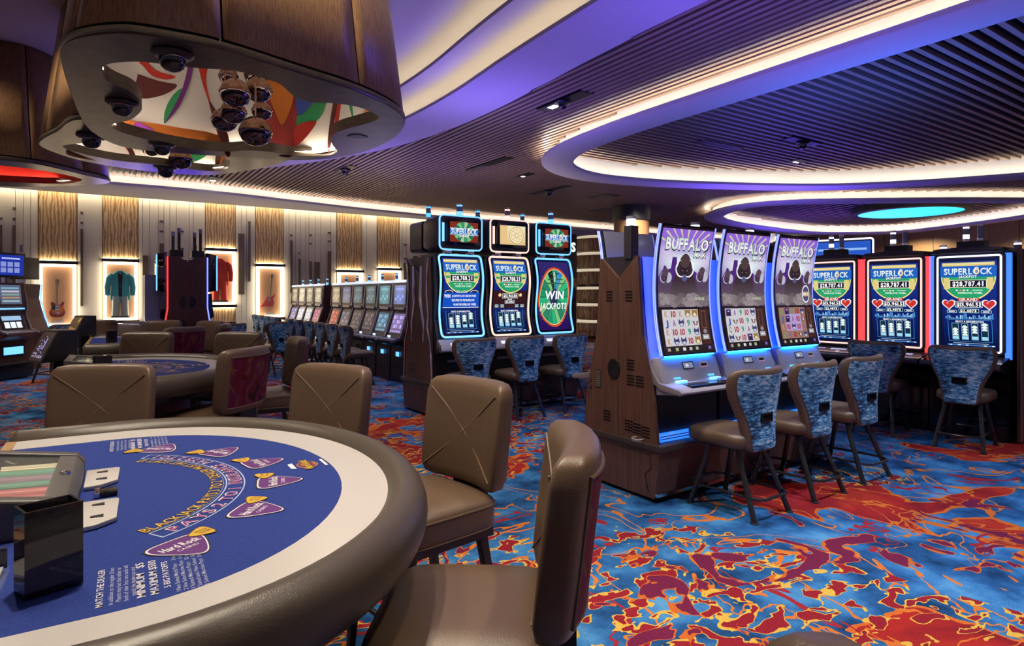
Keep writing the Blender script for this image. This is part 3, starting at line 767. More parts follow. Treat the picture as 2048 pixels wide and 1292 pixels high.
CUT3 = [Vector(p) for p in [(-7.07, 8.5), (-6.70, 8.9), (-6.62, 9.55), (-7.2, 9.92), (-8.0, 9.72), (-8.6, 9.3), (-8.5, 8.6), (-7.7, 8.3)]]
def canopy(label, OUT, CUT, zb, joints, H, fill=None):
    centre = sum(OUT, Vector((0, 0))) / len(OUT); mirror = 1
    t = thing('hanging_canopy', label, 'ceiling canopy', (centre.x, centre.y, zb), 0, 'wooden canopies hanging over the tables')
    out = spline([p - centre for p in OUT], 4)
    cut = spline([p - centre for p in CUT], 3)
    n = len(out)
    # timber skin in curved panels with dark joints
    mb = MB(); mb.rings([[(p.x, p.y, z) for p in offset(out, -0.03 - 0.12 * (z - 0.05))] for z in (0.05, H)], False, False)
    mb.build('skin_backing', 'black', t)
    for q in range(len(joints)):
        i0 = joints[q]; i1 = joints[q + 1] if q + 1 < len(joints) else joints[0] + n
        lo, hi = offset(out, -0.012), offset(out, -0.012 - 0.12 * H)
        rs = []
        for i in range(i0, i1 + 1):
            a, c = lo[i % n], hi[i % n]
            if i in (i0, i1):
                j = (i + (1 if i == i0 else -1)) % n
                a = a + (lo[j] - a).normalized() * 0.007; c = c + (hi[j] - c).normalized() * 0.007
            rs.append([(a.x, a.y, 0.075), (c.x, c.y, H)])
        mb = MB(); mb.rings(rs, False, False, 0, False); o = mb.build('timber_panel', 'wood_drum', t, angle=60)
        sd = o.modifiers.new('thick', 'SOLIDIFY'); sd.thickness = 0.012; sd.offset = 0
    # underside with the organic cut-out
    bm = bmesh.new()
    def loop(pts, z): return [bm.verts.new((p.x, p.y, z)) for p in pts]
    a, c = loop(out, 0), loop(cut, 0)
    es = [bm.edges.new((r[i], r[(i + 1) % len(r)])) for r in (a, c) for i in range(len(r))]
    bmesh.ops.triangle_fill(bm, use_beauty=True, use_dissolve=False, edges=es)
    me = bpy.data.meshes.new('soffit'); bm.to_mesh(me); bm.free(); me.materials.append(MATS['rim_metal'])
    o = bpy.data.objects.new('soffit', me); COL.objects.link(o); o.parent = t
    MB().rings([[(p.x, p.y, z) for p in offset(out, d)] for d, z in ((0.0, 0.0), (0.008, 0.012), (0.008, 0.05), (-0.03, 0.06))], False, False).build('soffit_edge', 'rim_metal', t, angle=60)
    MB().rings([[(p.x, p.y, z) for p in offset(cut, d)] for d, z in ((0.0, 0.0), (0.0, 0.10), (0.05, 0.10))], False, False).build('cut_edge', 'rim_metal', t)
    # printed inner wall
    inn = offset(out, -0.16)
    MB().rings([[(p.x, p.y, z) for p in offset(inn, -0.05 * z)] for z in (0.03, 1.25)], False, False).build('inner_wall', fill or 'inner_white', t)
    MB().prism([(p.x, p.y) for p in offset(inn, -0.05)], 1.24, 1.26).build('inner_top', fill or 'inner_white', t, smooth=False)
    A2, B2 = offset(inn, -0.02), offset(inn, -0.06)
    mb = MB(); mb.add([(p.x, p.y, 0.045) for p in A2] + [(p.x, p.y, 0.045) for p in B2], [(i, (i + 1) % n, n + (i + 1) % n, n + i) for i in range(n)])
    mb.build('light_strip', 'led_art', t, smooth=False)
    return t, inn, centre
can1, INN1, C1 = canopy('big wood canopy with leaf art and copper balls over the nearest table', OUT1, CUT1, Z_DRUM, (3, 16, 24, 40, 54, 66), 1.92)
can2, INN2, C2 = canopy('second wood canopy with leaf art behind the big one', OUT2, CUT2, 3.35, (2, 12, 22, 32, 42), 1.64)
can3, INN3, C3 = canopy('wood canopy with red inside above the farthest table', OUT3, CUT3, 3.35, (3, 8, 16, 26, 36), 1.64, 'guitar_red')
# leaf shapes measured on the curved inner wall
def on_inner(px, py, INN, C1, zb):
    tx = (px - 1024) / F_PX; best = None; n = len(INN)
    for i in range(n):
        a, c = INN[i] + C1, INN[(i + 1) % n] + C1
        d = c - a; den = d.x - tx * d.y
        if abs(den) < 1e-9: continue
        s = (tx * a.y - a.x) / den
        if 0 <= s <= 1:
            Y = a.y + d.y * s
            if best is None or Y > best: best = Y
    Y = best - 0.03
    return Vector((tx * Y - C1.x, Y - C1.y, EYE + (HOR - py) * Y / F_PX - zb))
LEAF = {'maroon': (0.075, 0.006, 0.008), 'red': (0.52, 0.03, 0.02), 'brick': (0.30, 0.025, 0.025), 'green': (0.02, 0.25, 0.09), 'purple': (0.12, 0.008, 0.17), 'orange': (0.65, 0.19, 0.025), 'blue': (0.02, 0.05, 0.30), 'violet': (0.30, 0.05, 0.45)}
leaves = [('maroon', [(228, 118), (262, 142), (320, 163), (356, 171), (330, 190), (285, 198), (262, 182), (240, 160)], 0),
          ('red', [(236, 108), (285, 108), (310, 140), (352, 153), (335, 160), (305, 152), (283, 129), (260, 131), (244, 126)], 0),
          ('purple', [(380, 100), (391, 100), (388, 136), (380, 170), (362, 212), (332, 249), (345, 225), (365, 185), (377, 140)], 1),
          ('green', [(366, 178), (352, 186), (338, 205), (330, 228), (331, 248), (352, 210)], 0),
          ('red', [(394, 100), (422, 100), (414, 150), (416, 180), (430, 230), (452, 285), (462, 310), (452, 310), (434, 262), (417, 200), (404, 160)], 0),
          ('maroon', [(420, 205), (436, 225), (455, 262), (462, 290), (462, 310), (454, 310), (440, 270)], 1),
          ('orange', [(228, 240), (300, 246), (360, 256), (436, 270), (444, 300), (380, 300), (300, 290), (228, 262)], 0),
          ('violet', [(275, 245), (290, 250), (310, 262), (300, 270), (272, 262)], 1),
          ('brick', [(526, 120), (602, 120), (596, 200), (594, 240), (592, 310), (545, 308), (533, 280), (526, 220)], 0),
          ('orange', [(536, 120), (590, 130), (588, 196), (580, 225), (566, 252), (552, 225), (540, 190)], 1),
          ('blue', [(597, 180), (640, 180), (622, 212), (597, 232)], 1), ('green', [(596, 232), (622, 214), (640, 190), (655, 190), (648, 222), (632, 243), (596, 254)], 0),
          ('red', [(593, 254), (634, 243), (620, 268), (604, 285), (592, 292)], 1), ('maroon', [(668, 200), (678, 200), (670, 240), (664, 280), (658, 310), (656, 280)], 0),
          ('red', [(678, 200), (684, 200), (678, 245), (670, 252)], 1), ('green', [(696, 200), (704, 205), (707, 241)], 0), ('orange', [(740, 215), (762, 228), (750, 238), (722, 238)], 0), ('violet', [(720, 238), (752, 233), (745, 242), (716, 242)], 1)]
leaves2 = [('green', [(170, 282), (190, 280), (182, 292)], 0), ('red', [(245, 285), (255, 288), (268, 305), (276, 325), (266, 325), (258, 305)], 0), ('maroon', [(254, 290), (268, 300), (277, 325), (270, 325)], 1), ('orange', [(140, 300), (200, 303), (262, 312), (262, 326), (200, 322), (140, 312)], 0), ('green', [(382, 306), (416, 306), (404, 318), (380, 326)], 0), ('maroon', [(434, 306), (444, 306), (436, 335), (431, 328)], 0), ('orange', [(446, 312), (452, 318), (440, 334)], 1), ('red', [(350, 300), (372, 300), (368, 318), (352, 316)], 1)]
for cname, pts, ly, wch in [(*q, 1) for q in leaves] + [(*q, 2) for q in leaves2]:
    A = Art(); P = spline([Vector(p) for p in pts], 3)
    A.poly([(p.x, p.y) for p in P], LEAF[cname], 0)
    bmesh.ops.triangulate(A.bm, faces=A.bm.faces[:])
    for k in range(12, 64):
        bmesh.ops.bisect_plane(A.bm, geom=A.bm.verts[:] + A.bm.edges[:] + A.bm.faces[:], plane_co=(k * 12.5, 0, 0), plane_no=(1, 0, 0), dist=1e-4)
    def lay(s, q, d, ly=ly, wch=wch):
        p = on_inner(s, q, INN1, C1, Z_DRUM) if wch == 1 else on_inner(s, q, INN2, C2, 3.35); f = 1 - 0.004 * (ly + 1)
        return (p.x, p.y - 0.012 * (ly + 1), p.z)
    A.bake(lay, 'printed_leaf', 'printed', can1 if wch == 1 else can2)
def copper_ball(p, r, label, top):
    t = thing('copper_ball', label, 'pendant lamp', p, 0, 'copper balls hanging in the canopies')
    MB().lathe([(0.02 * r, 0.92 * r), (0.45 * r, 0.84 * r), (0.82 * r, 0.52 * r), (r, 0.06 * r), (r, 0.0)], 24).build('upper_shell', 'copper', t)
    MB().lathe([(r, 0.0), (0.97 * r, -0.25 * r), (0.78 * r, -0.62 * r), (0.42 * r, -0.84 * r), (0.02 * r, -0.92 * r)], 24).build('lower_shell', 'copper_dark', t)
    MB().tube([(r * cos(2 * pi * k / 24), r * sin(2 * pi * k / 24), 0) for k in range(24)], r * 0.035, 6, 0, True).build('seam_ring', 'copper', t)
    MB().tube([(0, 0, 0.9 * r), (0, 0, top - p[2])], 0.008, 6).build('rod', 'copper', t)
    return t
def px_at(px, py, Y): return Vector(((px - 1024) / F_PX * Y, Y, EYE + (HOR - py) * Y / F_PX))
for px, py, r, Y, lab in [(471, 186, 0.122, 5.0, 'largest copper ball high in the cluster, in front'), (517, 180, 0.112, 5.2, 'copper ball with bright glint at the upper side of the cluster'), (467, 224, 0.108, 5.3, 'copper ball tucked under the largest ball of the cluster'),
                          (449, 240, 0.112, 5.55, 'lowest copper ball on the dark red stem side of the cluster'), (511, 263, 0.124, 4.88, 'lowest copper ball of the cluster, hanging alone'), (524, 222, 0.09, 5.6, 'small copper ball behind the thin rods'), (457, 152, 0.09, 5.9, 'small copper ball at the top of the cluster'), (511, 152, 0.105, 6.0, 'copper ball half hidden by the canopy edge')]:
    copper_ball(px_at(px, py, Y), r, lab, Z_DRUM + 1.23)
for p, r, lab in ((on_plane(362, 318, 3.42), 0.15, 'copper ball glimpsed inside the second canopy'), (on_plane(303, 298, 3.6), 0.12, 'copper ball deeper inside the second canopy')):
    copper_ball((p.x, p.y, 3.42 if r > 0.13 else 3.6), r, lab, 3.35 + 1.23)
for px, py, r, lab, zb in [(345, 106, 0.105, 'big dome camera on the near canopy, top front edge', Z_DRUM), (244, 204, 0.10, 'dome camera on the inward bulge of the near canopy', Z_DRUM), (324, 287, 0.105, 'dome camera on the far rim of the near canopy', Z_DRUM),
                       (332, 333, 0.14, 'lowest dome camera on the second canopy', 3.35), (183, 271, 0.13, 'dome camera on the side rim of the second canopy', 3.35)]:
    p = on_plane(px, py, zb); dome_camera((p.x, p.y, zb - 0.001), r, lab)
p = on_plane(715, 273, Z_DRUM)
t = thing('speaker_grille', 'flush round speaker grille in the near canopy rim', 'speaker', (p.x, p.y, Z_DRUM), 0); MB().lathe([(0.09, -0.004), (0.1, 0.0)], 24).build('ring', 'grey_plastic', t); MB().lathe([(0.075, -0.006), (0.08, -0.001)], 20).build('cloth', 'black', t)

# ------------------------------------------------------------------ gaming tables
FZ = 0.965
def d_path(r, n=40, back=-0.24):
    rx, ry = r - 0.118, r + 0.063                  # short straight ends, then a broad half ellipse
    return [Vector((back, -ry))] + [Vector((0.10 + rx * cos(a), ry * sin(a))) for a in [-pi / 2 + pi * k / n for k in range(n + 1)]] + [Vector((back, ry))]
def pick(A, cx, cy, w, h, ang, col, edge, ly):
    base = [Vector(p) for p in [(-0.5, 0.36), (-0.36, 0.48), (0, 0.5), (0.36, 0.48), (0.5, 0.36), (0.46, 0.1), (0.2, -0.34), (0, -0.5), (-0.2, -0.34), (-0.46, 0.1)]]
    P = spline(base, 3); c, s = cos(ang), sin(ang)
    for k, q, l in ((1.14, (0.005, 0.005, 0.012), ly), (1.07, edge, ly + 1), (1.0, col, ly + 2)):
        A.poly([(cx + (p.x * w * c - p.y * h * s) * k, cy + (p.x * w * s + p.y * h * c) * k) for p in P], q, l)
def felt_print(t):
    A = Art(); GOLD = (0.62, 0.40, 0.05); PALE = (0.42, 0.52, 0.78); PUR = (0.10, 0.012, 0.17); MAG = (0.30, 0.03, 0.20); WH = (0.75, 0.75, 0.8)
    ox, half = -0.09, R(57)
    def band(r0, r1, a0, a1, col, ly, n=44):
        for k in range(n):
            p, q = a0 + (a1 - a0) * k / n, a0 + (a1 - a0) * (k + 1) / n
            A.poly([(ox + r0 * cos(p), r0 * sin(p)), (ox + r1 * cos(p), r1 * sin(p)), (ox + r1 * cos(q), r1 * sin(q)), (ox + r0 * cos(q), r0 * sin(q))], col, ly)
    band(0.503, 0.507, -half, half, PALE, 0); band(0.556, 0.560, -half, half, PALE, 0)
    for a in (-half, half): band(0.503, 0.560, a - 0.004, a + 0.004, PALE, 0, 1)
    band(0.495, 0.498, -half, half, (0.16, 0.2, 0.5), 0)
    def arc_text(txt, r, h, a0, a1, col, ly, bold=1, out=None):
        lay, W = layout(txt, bold); k = h / 0.7
        for x, ch in lay:
            vs, fs, _ = GLYPH[ch, bold]
            bv = []
            for vx, vy in vs:
                a = a0 + (a1 - a0) * (x + vx) / W; rr = r - vy * k
                bv.append(A.bm.verts.new((ox + rr * cos(a), rr * sin(a), ly)))
            for f in fs:
                try: fc = A.bm.faces.new([bv[i] for i in f])
                except ValueError: continue
                for l in fc.loops: l[A.cl] = (*col, 1)
    arc_text('BLACKJACK PAYS 3 TO 2 * DEALER MUST HIT SOFT 17', 0.494, 0.036, -half, half * 0.985, (0.004, 0.004, 0.01), 0)
    arc_text('BLACKJACK PAYS 3 TO 2 * DEALER MUST HIT SOFT 17', 0.492, 0.033, -half, half * 0.985, GOLD, 1, 0)
    for txt, a0, a1, h in (('PAYS 2 TO 1', -half * 0.93, -half * 0.26, 0.030), ('INSURANCE', -half * 0.17, half * 0.36, 0.034), ('PAYS 2 TO 1', half * 0.45, half * 0.93, 0.030)):
        arc_text(txt, 0.549, h + 0.004, a0, a1, WH, 0, 1); arc_text(txt, 0.548, h, a0 + 0.004, a1 - 0.004, MAG, 1, 0)
    for k in range(6):
        a = R(-58.5 + 23.4 * k); r = 0.665; cx, cy = ox + r * cos(a), r * sin(a)
        rot = a + pi / 2                                            # reads from the player's side
        pick(A, cx, cy, 0.125, 0.13, rot, PUR, WH, 0)
        c, s = cos(rot), sin(rot)
        f = lambda x, y, c=c, s=s, cx=cx, cy=cy: (cx + x * c - y * s, cy + x * s + y * c)
        A.text('Hard Rock', 0, 0.022, 0.026, WH, 4, 0.098, 1, f); A.text('CASINO', 0, -0.008, 0.012, WH, 4, 0.055, 0, f)
        a2 = a + R(7.6); r2 = 0.625; cx, cy = ox + r2 * cos(a2), r2 * sin(a2)
        pick(A, cx, cy, 0.062, 0.055, rot + 0.5, (0.62, 0.42, 0.03), (0.3, 0.1, 0.01), 3)
        f = lambda x, y, c=c, s=s, cx=cx, cy=cy: (cx + x * c - y * s, cy + x * s + y * c)
        A.text('MATCH', 0, 0.012, 0.010, (0.30, 0.08, 0.02), 7, 0.034, 1, f); A.text('DEALER', 0, -0.004, 0.009, (0.30, 0.08, 0.02), 7, 0.032, 1, f)
    # house crest near the white border
    cx, cy, rot = ox + 0.775, 0.02, pi / 2
    f = lambda x, y: (cx - y, cy + x)
    A.ell(cx, cy, 0.036, 0.044, (0.62, 0.30, 0.04), 0); A.ell(cx, cy, 0.033, 0.041, (0.16, 0.012, 0.06), 1)
    A.text('Hard Rock', 0, 0.006, 0.034, (0.005, 0.005, 0.01), 2, 0.135, 1, f); A.text('Hard Rock', 0, 0.007, 0.028, (0.65, 0.45, 0.03), 3, 0.125, 1, f)
    A.text('CASINO', 0, -0.024, 0.010, (0.65, 0.45, 0.03), 3, 0.04, 0, f); A.poly([f(x, y) for x, y in ((-0.04, 0.045), (0.04, 0.045), (0.03, 0.062), (-0.03, 0.062))], WH, 2); A.poly([f(x, y) for x, y in ((-0.045, -0.062), (0.045, -0.062), (0.045, -0.052), (-0.045, -0.052))], WH, 2)
    # pay tables at both ends
    for sg in (-1, 1):
        cx, cy = 0.19, sg * 0.705
        rot = pi / 2
        c, s = cos(rot), sin(rot)
        f = lambda x, y, c=c, s=s, cx=cx, cy=cy: (cx + x * c - y * s, cy + x * s + y * c)
        LL = (0.42, 0.45, 0.62)
        rows = [('MATCH THE DEALER', 0.016, 0.14, WH), ('In addition to the regular 21 bet', 0.011, 0.14, LL), ('Players may bet that either or', 0.011, 0.13, LL), ('both of their first two cards will', 0.011, 0.135, LL), ('match the dealers up card', 0.011, 0.11, LL),
                ('MINIMUM   $5', 0.020, 0.135, WH), ('MAXIMUM $500', 0.020, 0.135, WH), ('5 BIG PAYOFFS', 0.016, 0.105, WH), ('1 Non Suited Match Pays     3 to 1', 0.011, 0.15, LL), ('2 Non Suited Matches Pays   6 to 1', 0.011, 0.15, LL), ('1 Suited Match Pays   12 to 1', 0.011, 0.15, LL), ('1 Suited and 1 Non Suited  15 to 1', 0.011, 0.155, LL), ('2 Suited Matches Pays  24 to 1', 0.011, 0.15, LL)]
        y = 0.10
        for txt, h, w, q in rows:
            A.text(txt, 0, y, h * 0.78, q, 0, w * 1.38, 0, f); y -= h * 1.18
    A.bake(lambda s, q, d: (s, q, FZ + 0.001 + d * 0.35), 'felt_print', 'printed', t)
def gaming_table(loc, rz, label):
    t = thing('blackjack_table', label, 'gaming table', loc, rz, 'blackjack tables')
    MB().prism([(p.x, p.y) for p in d_path(0.775)], 0.93, FZ).build('felt', 'felt', t, smooth=False)
    a, c = d_path(0.775), d_path(0.925)
    mb = MB(); mb.rings([[(p.x, p.y, FZ + 0.001), (q.x, q.y, FZ + 0.006), (q.x, q.y, 0.92), (p.x, p.y, 0.92)] for p, q in zip(a, c)]); mb.build('race_track', 'white_vinyl', t)
    P = d_path(0.97, 56); rs = []
    for i, p in enumerate(P):
        q0, q1 = P[max(i - 1, 0)], P[min(i + 1, len(P) - 1)]; tg = (q1 - q0).normalized(); nn = Vector((tg.y, -tg.x))
        end = i in (0, len(P) - 1)
        for sh in ((0.55, 0.92, 1.0) if i == 0 else (1.0, 0.92, 0.55) if i == len(P) - 1 else (1.0,)):
            sft = {0.55: 0.03, 0.92: 0.012}.get(sh, 0.0) * (1 if end else 0)
            o2 = -tg * sft if i == 0 else tg * sft
            rs.append([(p.x + o2.x + nn.x * 0.066 * sh * cos(b_), p.y + o2.y + nn.y * 0.066 * sh * cos(b_), 0.925 + 0.082 * sh * sin(b_)) for b_ in [2 * pi * k / 20 for k in range(20)]])
    MB().rings(rs).build('padded_rail', 'leather_rail', t, angle=70)
    MB().box(-0.275, -0.24, -0.985, 0.985, 0.90, FZ + 0.006).build('dealer_edge', 'wood_light', t, smooth=False)
    MB().prism([(p.x, p.y) for p in d_path(0.90)], 0.80, 0.92).build('apron', 'black', t)
    MB().prism([(p.x, p.y) for p in d_path(0.62, 30, -0.2)], 0.0, 0.80).build('pedestal', 'wood_laminate', t)
    a = R(-18); MB().box(0.89 * cos(a) - 0.01, 0.89 * cos(a) + 0.02, 0.89 * sin(a) - 0.02, 0.89 * sin(a) + 0.02, 0.83, 0.845).build('charging_port', 'led_blue', t, smooth=False)
    return t
T1 = gaming_table((-1.30, 1.83, 0), R(32), 'nearest blackjack table with blue felt and padded brown rail'); felt_print(T1)
T2 = gaming_table((-3.27, 4.98, 0), R(32), 'middle blackjack table with blue felt behind the nearest one'); felt_print(T2)
T3 = gaming_table((-5.24, 8.13, 0), R(32), 'farthest blackjack table beside the tall twin machines')
def on_table(T, x, y, z=FZ):
    a = T.rotation_euler.z; return (T.location.x + x * cos(a) - y * sin(a), T.location.y + x * sin(a) + y * cos(a), z)
def table_kit(T, which):
    rz = T.rotation_euler.z
    t = thing('chip_tray', 'black framed chip tray with clear lid on the %s table' % which, 'chip tray', on_table(T, -0.10, 0.0, FZ + 0.002), rz)
    pr = [(-0.15, 0.0), (0.12, 0.0), (0.12, 0.05), (0.10, 0.075), (-0.15, 0.115)]
    def lid(x): return 0.115 - (x + 0.15) * 0.16
    for y0, y1 in ((-0.30, -0.255), (0.255, 0.30)): MB().prism([(q[0], q[1]) for q in pr], 0, 1, 0, 'y').build('side_rail', 'grey_plastic', t, bevel=0.004).scale = (1, 1, 1)
    for o, (y0, y1) in zip([c for c in t.children if c.name.startswith('side_rail')], ((-0.30, -0.24), (0.24, 0.30))):
        o.scale = (1, y1 - y0, 1); o.location = (0, y0, 0)
    MB().prism([(0.055, 0.0), (0.12, 0.0), (0.12, 0.05), (0.10, 0.075), (0.055, lid(0.055))], -0.24, 0.24, 0, 'y').build('front_rail', 'grey_plastic', t, bevel=0.004)
    MB().prism([(-0.15, 0.0), (-0.10, 0.0), (-0.10, lid(-0.10)), (-0.15, 0.115)], -0.24, 0.24, 0, 'y').build('back_rail', 'grey_plastic', t, bevel=0.004)
    MB().box(-0.10, 0.055, -0.24, 0.24, 0.004, 0.01).build('tray_floor', 'black', t, smooth=False)
    mb = MB()
    mb.prism([(-0.10, 0.098), (0.055, 0.075), (0.055, 0.078), (-0.10, 0.101)], -0.24, 0.24, 0, 'y'); mb.build('lid_glass', 'glass', t, smooth=False)
    MB().lathe([(0.014, 0), (0.014, 0.012), (0.006, 0.016)], 12, 0, (0.085, 0.0, 0.072)).build('lock', 'chrome', t)
    cols = [(0.35, 0.32, 0.30), (0.30, 0.05, 0.06), (0.42, 0.10, 0.09), (0.05, 0.22, 0.13), (0.20, 0.11, 0.16), (0.05, 0.24, 0.14), (0.50, 0.46, 0.30)]
    for k, q in enumerate(cols):
        nm = 'chip_%d' % k
        if nm not in MATS: grain(nm, [(0.44, tuple(c * 0.5 for c in q)), (0.5, q), (0.56, tuple(min(1, c * 1.5) for c in q))], (0.1, 90, 0.1), 0.5, 0.4)
        y = -0.21 + k * 0.07
        # one rouleau of chips lying across the tray
        MB().tube([(-0.09, y, 0.045), (0.05, y, 0.038)], 0.028, 12).build('chip_row', nm, t)
    for y0, y1, lab in ((0.09, 0.29, 'far'), (-0.31, -0.09, 'near')):
        p = thing('card_shoe_plate', 'white base plate beside the chip tray at the %s end of the %s table' % (lab, which), 'base plate', on_table(T, 0.0, 0.0, FZ + 0.002), rz)
        MB().prism([(0.025, y0 - 0.02), (0.07, y0 - 0.01), (0.115, y0 + 0.03), (0.12, y1 - 0.01), (0.11, y1), (0.025, y1)], 0, 0.012).build('plate', 'white_vinyl', p, bevel=0.003)
        for y in (y0 + 0.06, y1 - 0.05): MB().prism([(0.055, y - 0.006), (0.085, y - 0.012), (0.085, y + 0.012), (0.055, y + 0.006)], 0.012, 0.0135).build('slot', 'black', p, smooth=False)
    p = thing('money_slot', 'black paddle slot between the white plates of the %s table' % which, 'bill slot', on_table(T, 0.085, 0.0, FZ + 0.002), rz)
    MB().box(-0.02, 0.03, -0.028, 0.028, 0, 0.014).build('paddle', 'black_gloss', p, bevel=0.004); MB().box(-0.03, -0.015, -0.03, 0.03, 0, 0.02).build('clip', 'chrome', p, bevel=0.003)
    p = thing('discard_holder', 'tall smoked black discard box standing on the %s table felt' % which, 'card holder', on_table(T, 0.0, -0.645, FZ + 0.002), rz + R(20))
    for x0, x1, y0, y1, nm in ((-0.05, 0.05, -0.036, -0.031, 'front_wall'), (-0.05, 0.05, 0.031, 0.036, 'rear_wall'), (-0.05, -0.045, -0.031, 0.031, 'end_wall'), (0.045, 0.05, -0.031, 0.031, 'end_wall')):
        MB().box(x0, x1, y0, y1, 0.012, 0.172).build(nm, 'smoked_acrylic', p, smooth=False)
    MB().box(-0.05, 0.05, -0.036, 0.036, 0, 0.012).build('base', 'black_gloss', p, smooth=False)
table_kit(T1, 'nearest'); 
p = thing('card_holder', 'small clear acrylic card holder beside the discard box', 'card holder', on_table(T1, -0.13, -0.56, FZ + 0.002), R(32))
MB().box(-0.05, 0.05, -0.06, 0.06, 0, 0.008).build('base', 'glass', p, smooth=False); MB().box(-0.045, 0.045, 0.05, 0.06, 0.008, 0.05).build('back_stop', 'smoked_acrylic', p, smooth=False); MB().box(-0.04, 0.04, -0.05, 0.045, 0.008, 0.014).build('card', 'white_vinyl', p, smooth=False)
table_kit(T2, 'middle')
p = thing('discard_holder', 'tall black discard box standing on the farthest table', 'card holder', on_table(T3, 0.0, -0.645, FZ + 0.002), R(50))
MB().box(-0.05, 0.05, -0.036, 0.036, 0.012, 0.172).build('walls', 'black_gloss', p, smooth=False); MB().box(-0.055, 0.055, -0.04, 0.04, 0, 0.012).build('base', 'black', p, smooth=False)
# table sign screens on posts
def table_screen(loc, rz, label, lit):
    t = thing('table_sign_screen', label, 'screen', loc, rz)
    MB().prism([(-0.16, 0.0), (0.13, 0.02), (0.13, 0.29), (-0.02, 0.29)], -0.17, 0.17, 0, 'x').build('housing', 'black', t, bevel=0.008)
    A = Art(); A.rect(0, 0, 0.29, 0.25, (0.035, 0.02, 0.018), 0)
    if lit:
        for k in range(26):
            random.seed(k + 5); x, y = 0.13 + random.gauss(0, 0.035), 0.11 + random.gauss(0, 0.04); A.ell(x, y, 0.012, 0.006, (0.32, 0.26, 0.6), 1, 8)
        A.rect(0.17, 0.1, 0.19, 0.2, (0.35, 0.3, 0.7), 1)
        for k, q in enumerate(((0.5, 0.25, 0.2), (0.5, 0.55, 0.8), (0.45, 0.4, 0.7))): A.ell(0.15 + k * 0.045, 0.035, 0.013, 0.013, q, 1, 10)
        A.text('MINIMUM $5', 0.06, 0.06, 0.012, (0.5, 0.45, 0.7), 1, 0.07, 0); A.text('MAXIMUM $500', 0.06, 0.035, 0.012, (0.5, 0.45, 0.7), 1, 0.07, 0)
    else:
        A.poly([(0.05, 0.02), (0.2, 0.02), (0.26, 0.09), (0.02, 0.12)], (0.30, 0.14, 0.05), 1); A.poly([(0.2, 0.18), (0.28, 0.19), (0.27, 0.24), (0.23, 0.24)], (0.38, 0.17, 0.06), 1)  # orange reflections painted as emissive patches on the dark screen
    nrm = Vector((0, -0.29, 0.14)).normalized()
    def m(s, q, d):
        k = (q + 0.018) / 0.29
        return (-0.145 + s, -0.16 + 0.14 * k + nrm.y * (d + 0.002), 0.29 * k + nrm.z * (d + 0.002))
    A.bake(m, 'screen', 'screen_art', t)
    MB().box(-0.05, 0.05, -0.02, 0.08, -0.5, 0.02).build('post', 'black', t, smooth=False); MB().box(-0.14, 0.14, -0.12, 0.14, -0.955, -0.92).build('foot', 'black', t, smooth=False); MB().box(-0.04, 0.04, -0.01, 0.07, -0.94, -0.48).build('stem', 'black_metal', t, smooth=False)
    return t
table_screen((-4.26, 5.77, 0.955), R(-35), 'black slanted sign screen with blue picture beside the middle table', True)
table_screen((-6.15, 8.85, 0.985), R(-35), 'black slanted sign screen with painted orange reflection beside the farthest table', False)

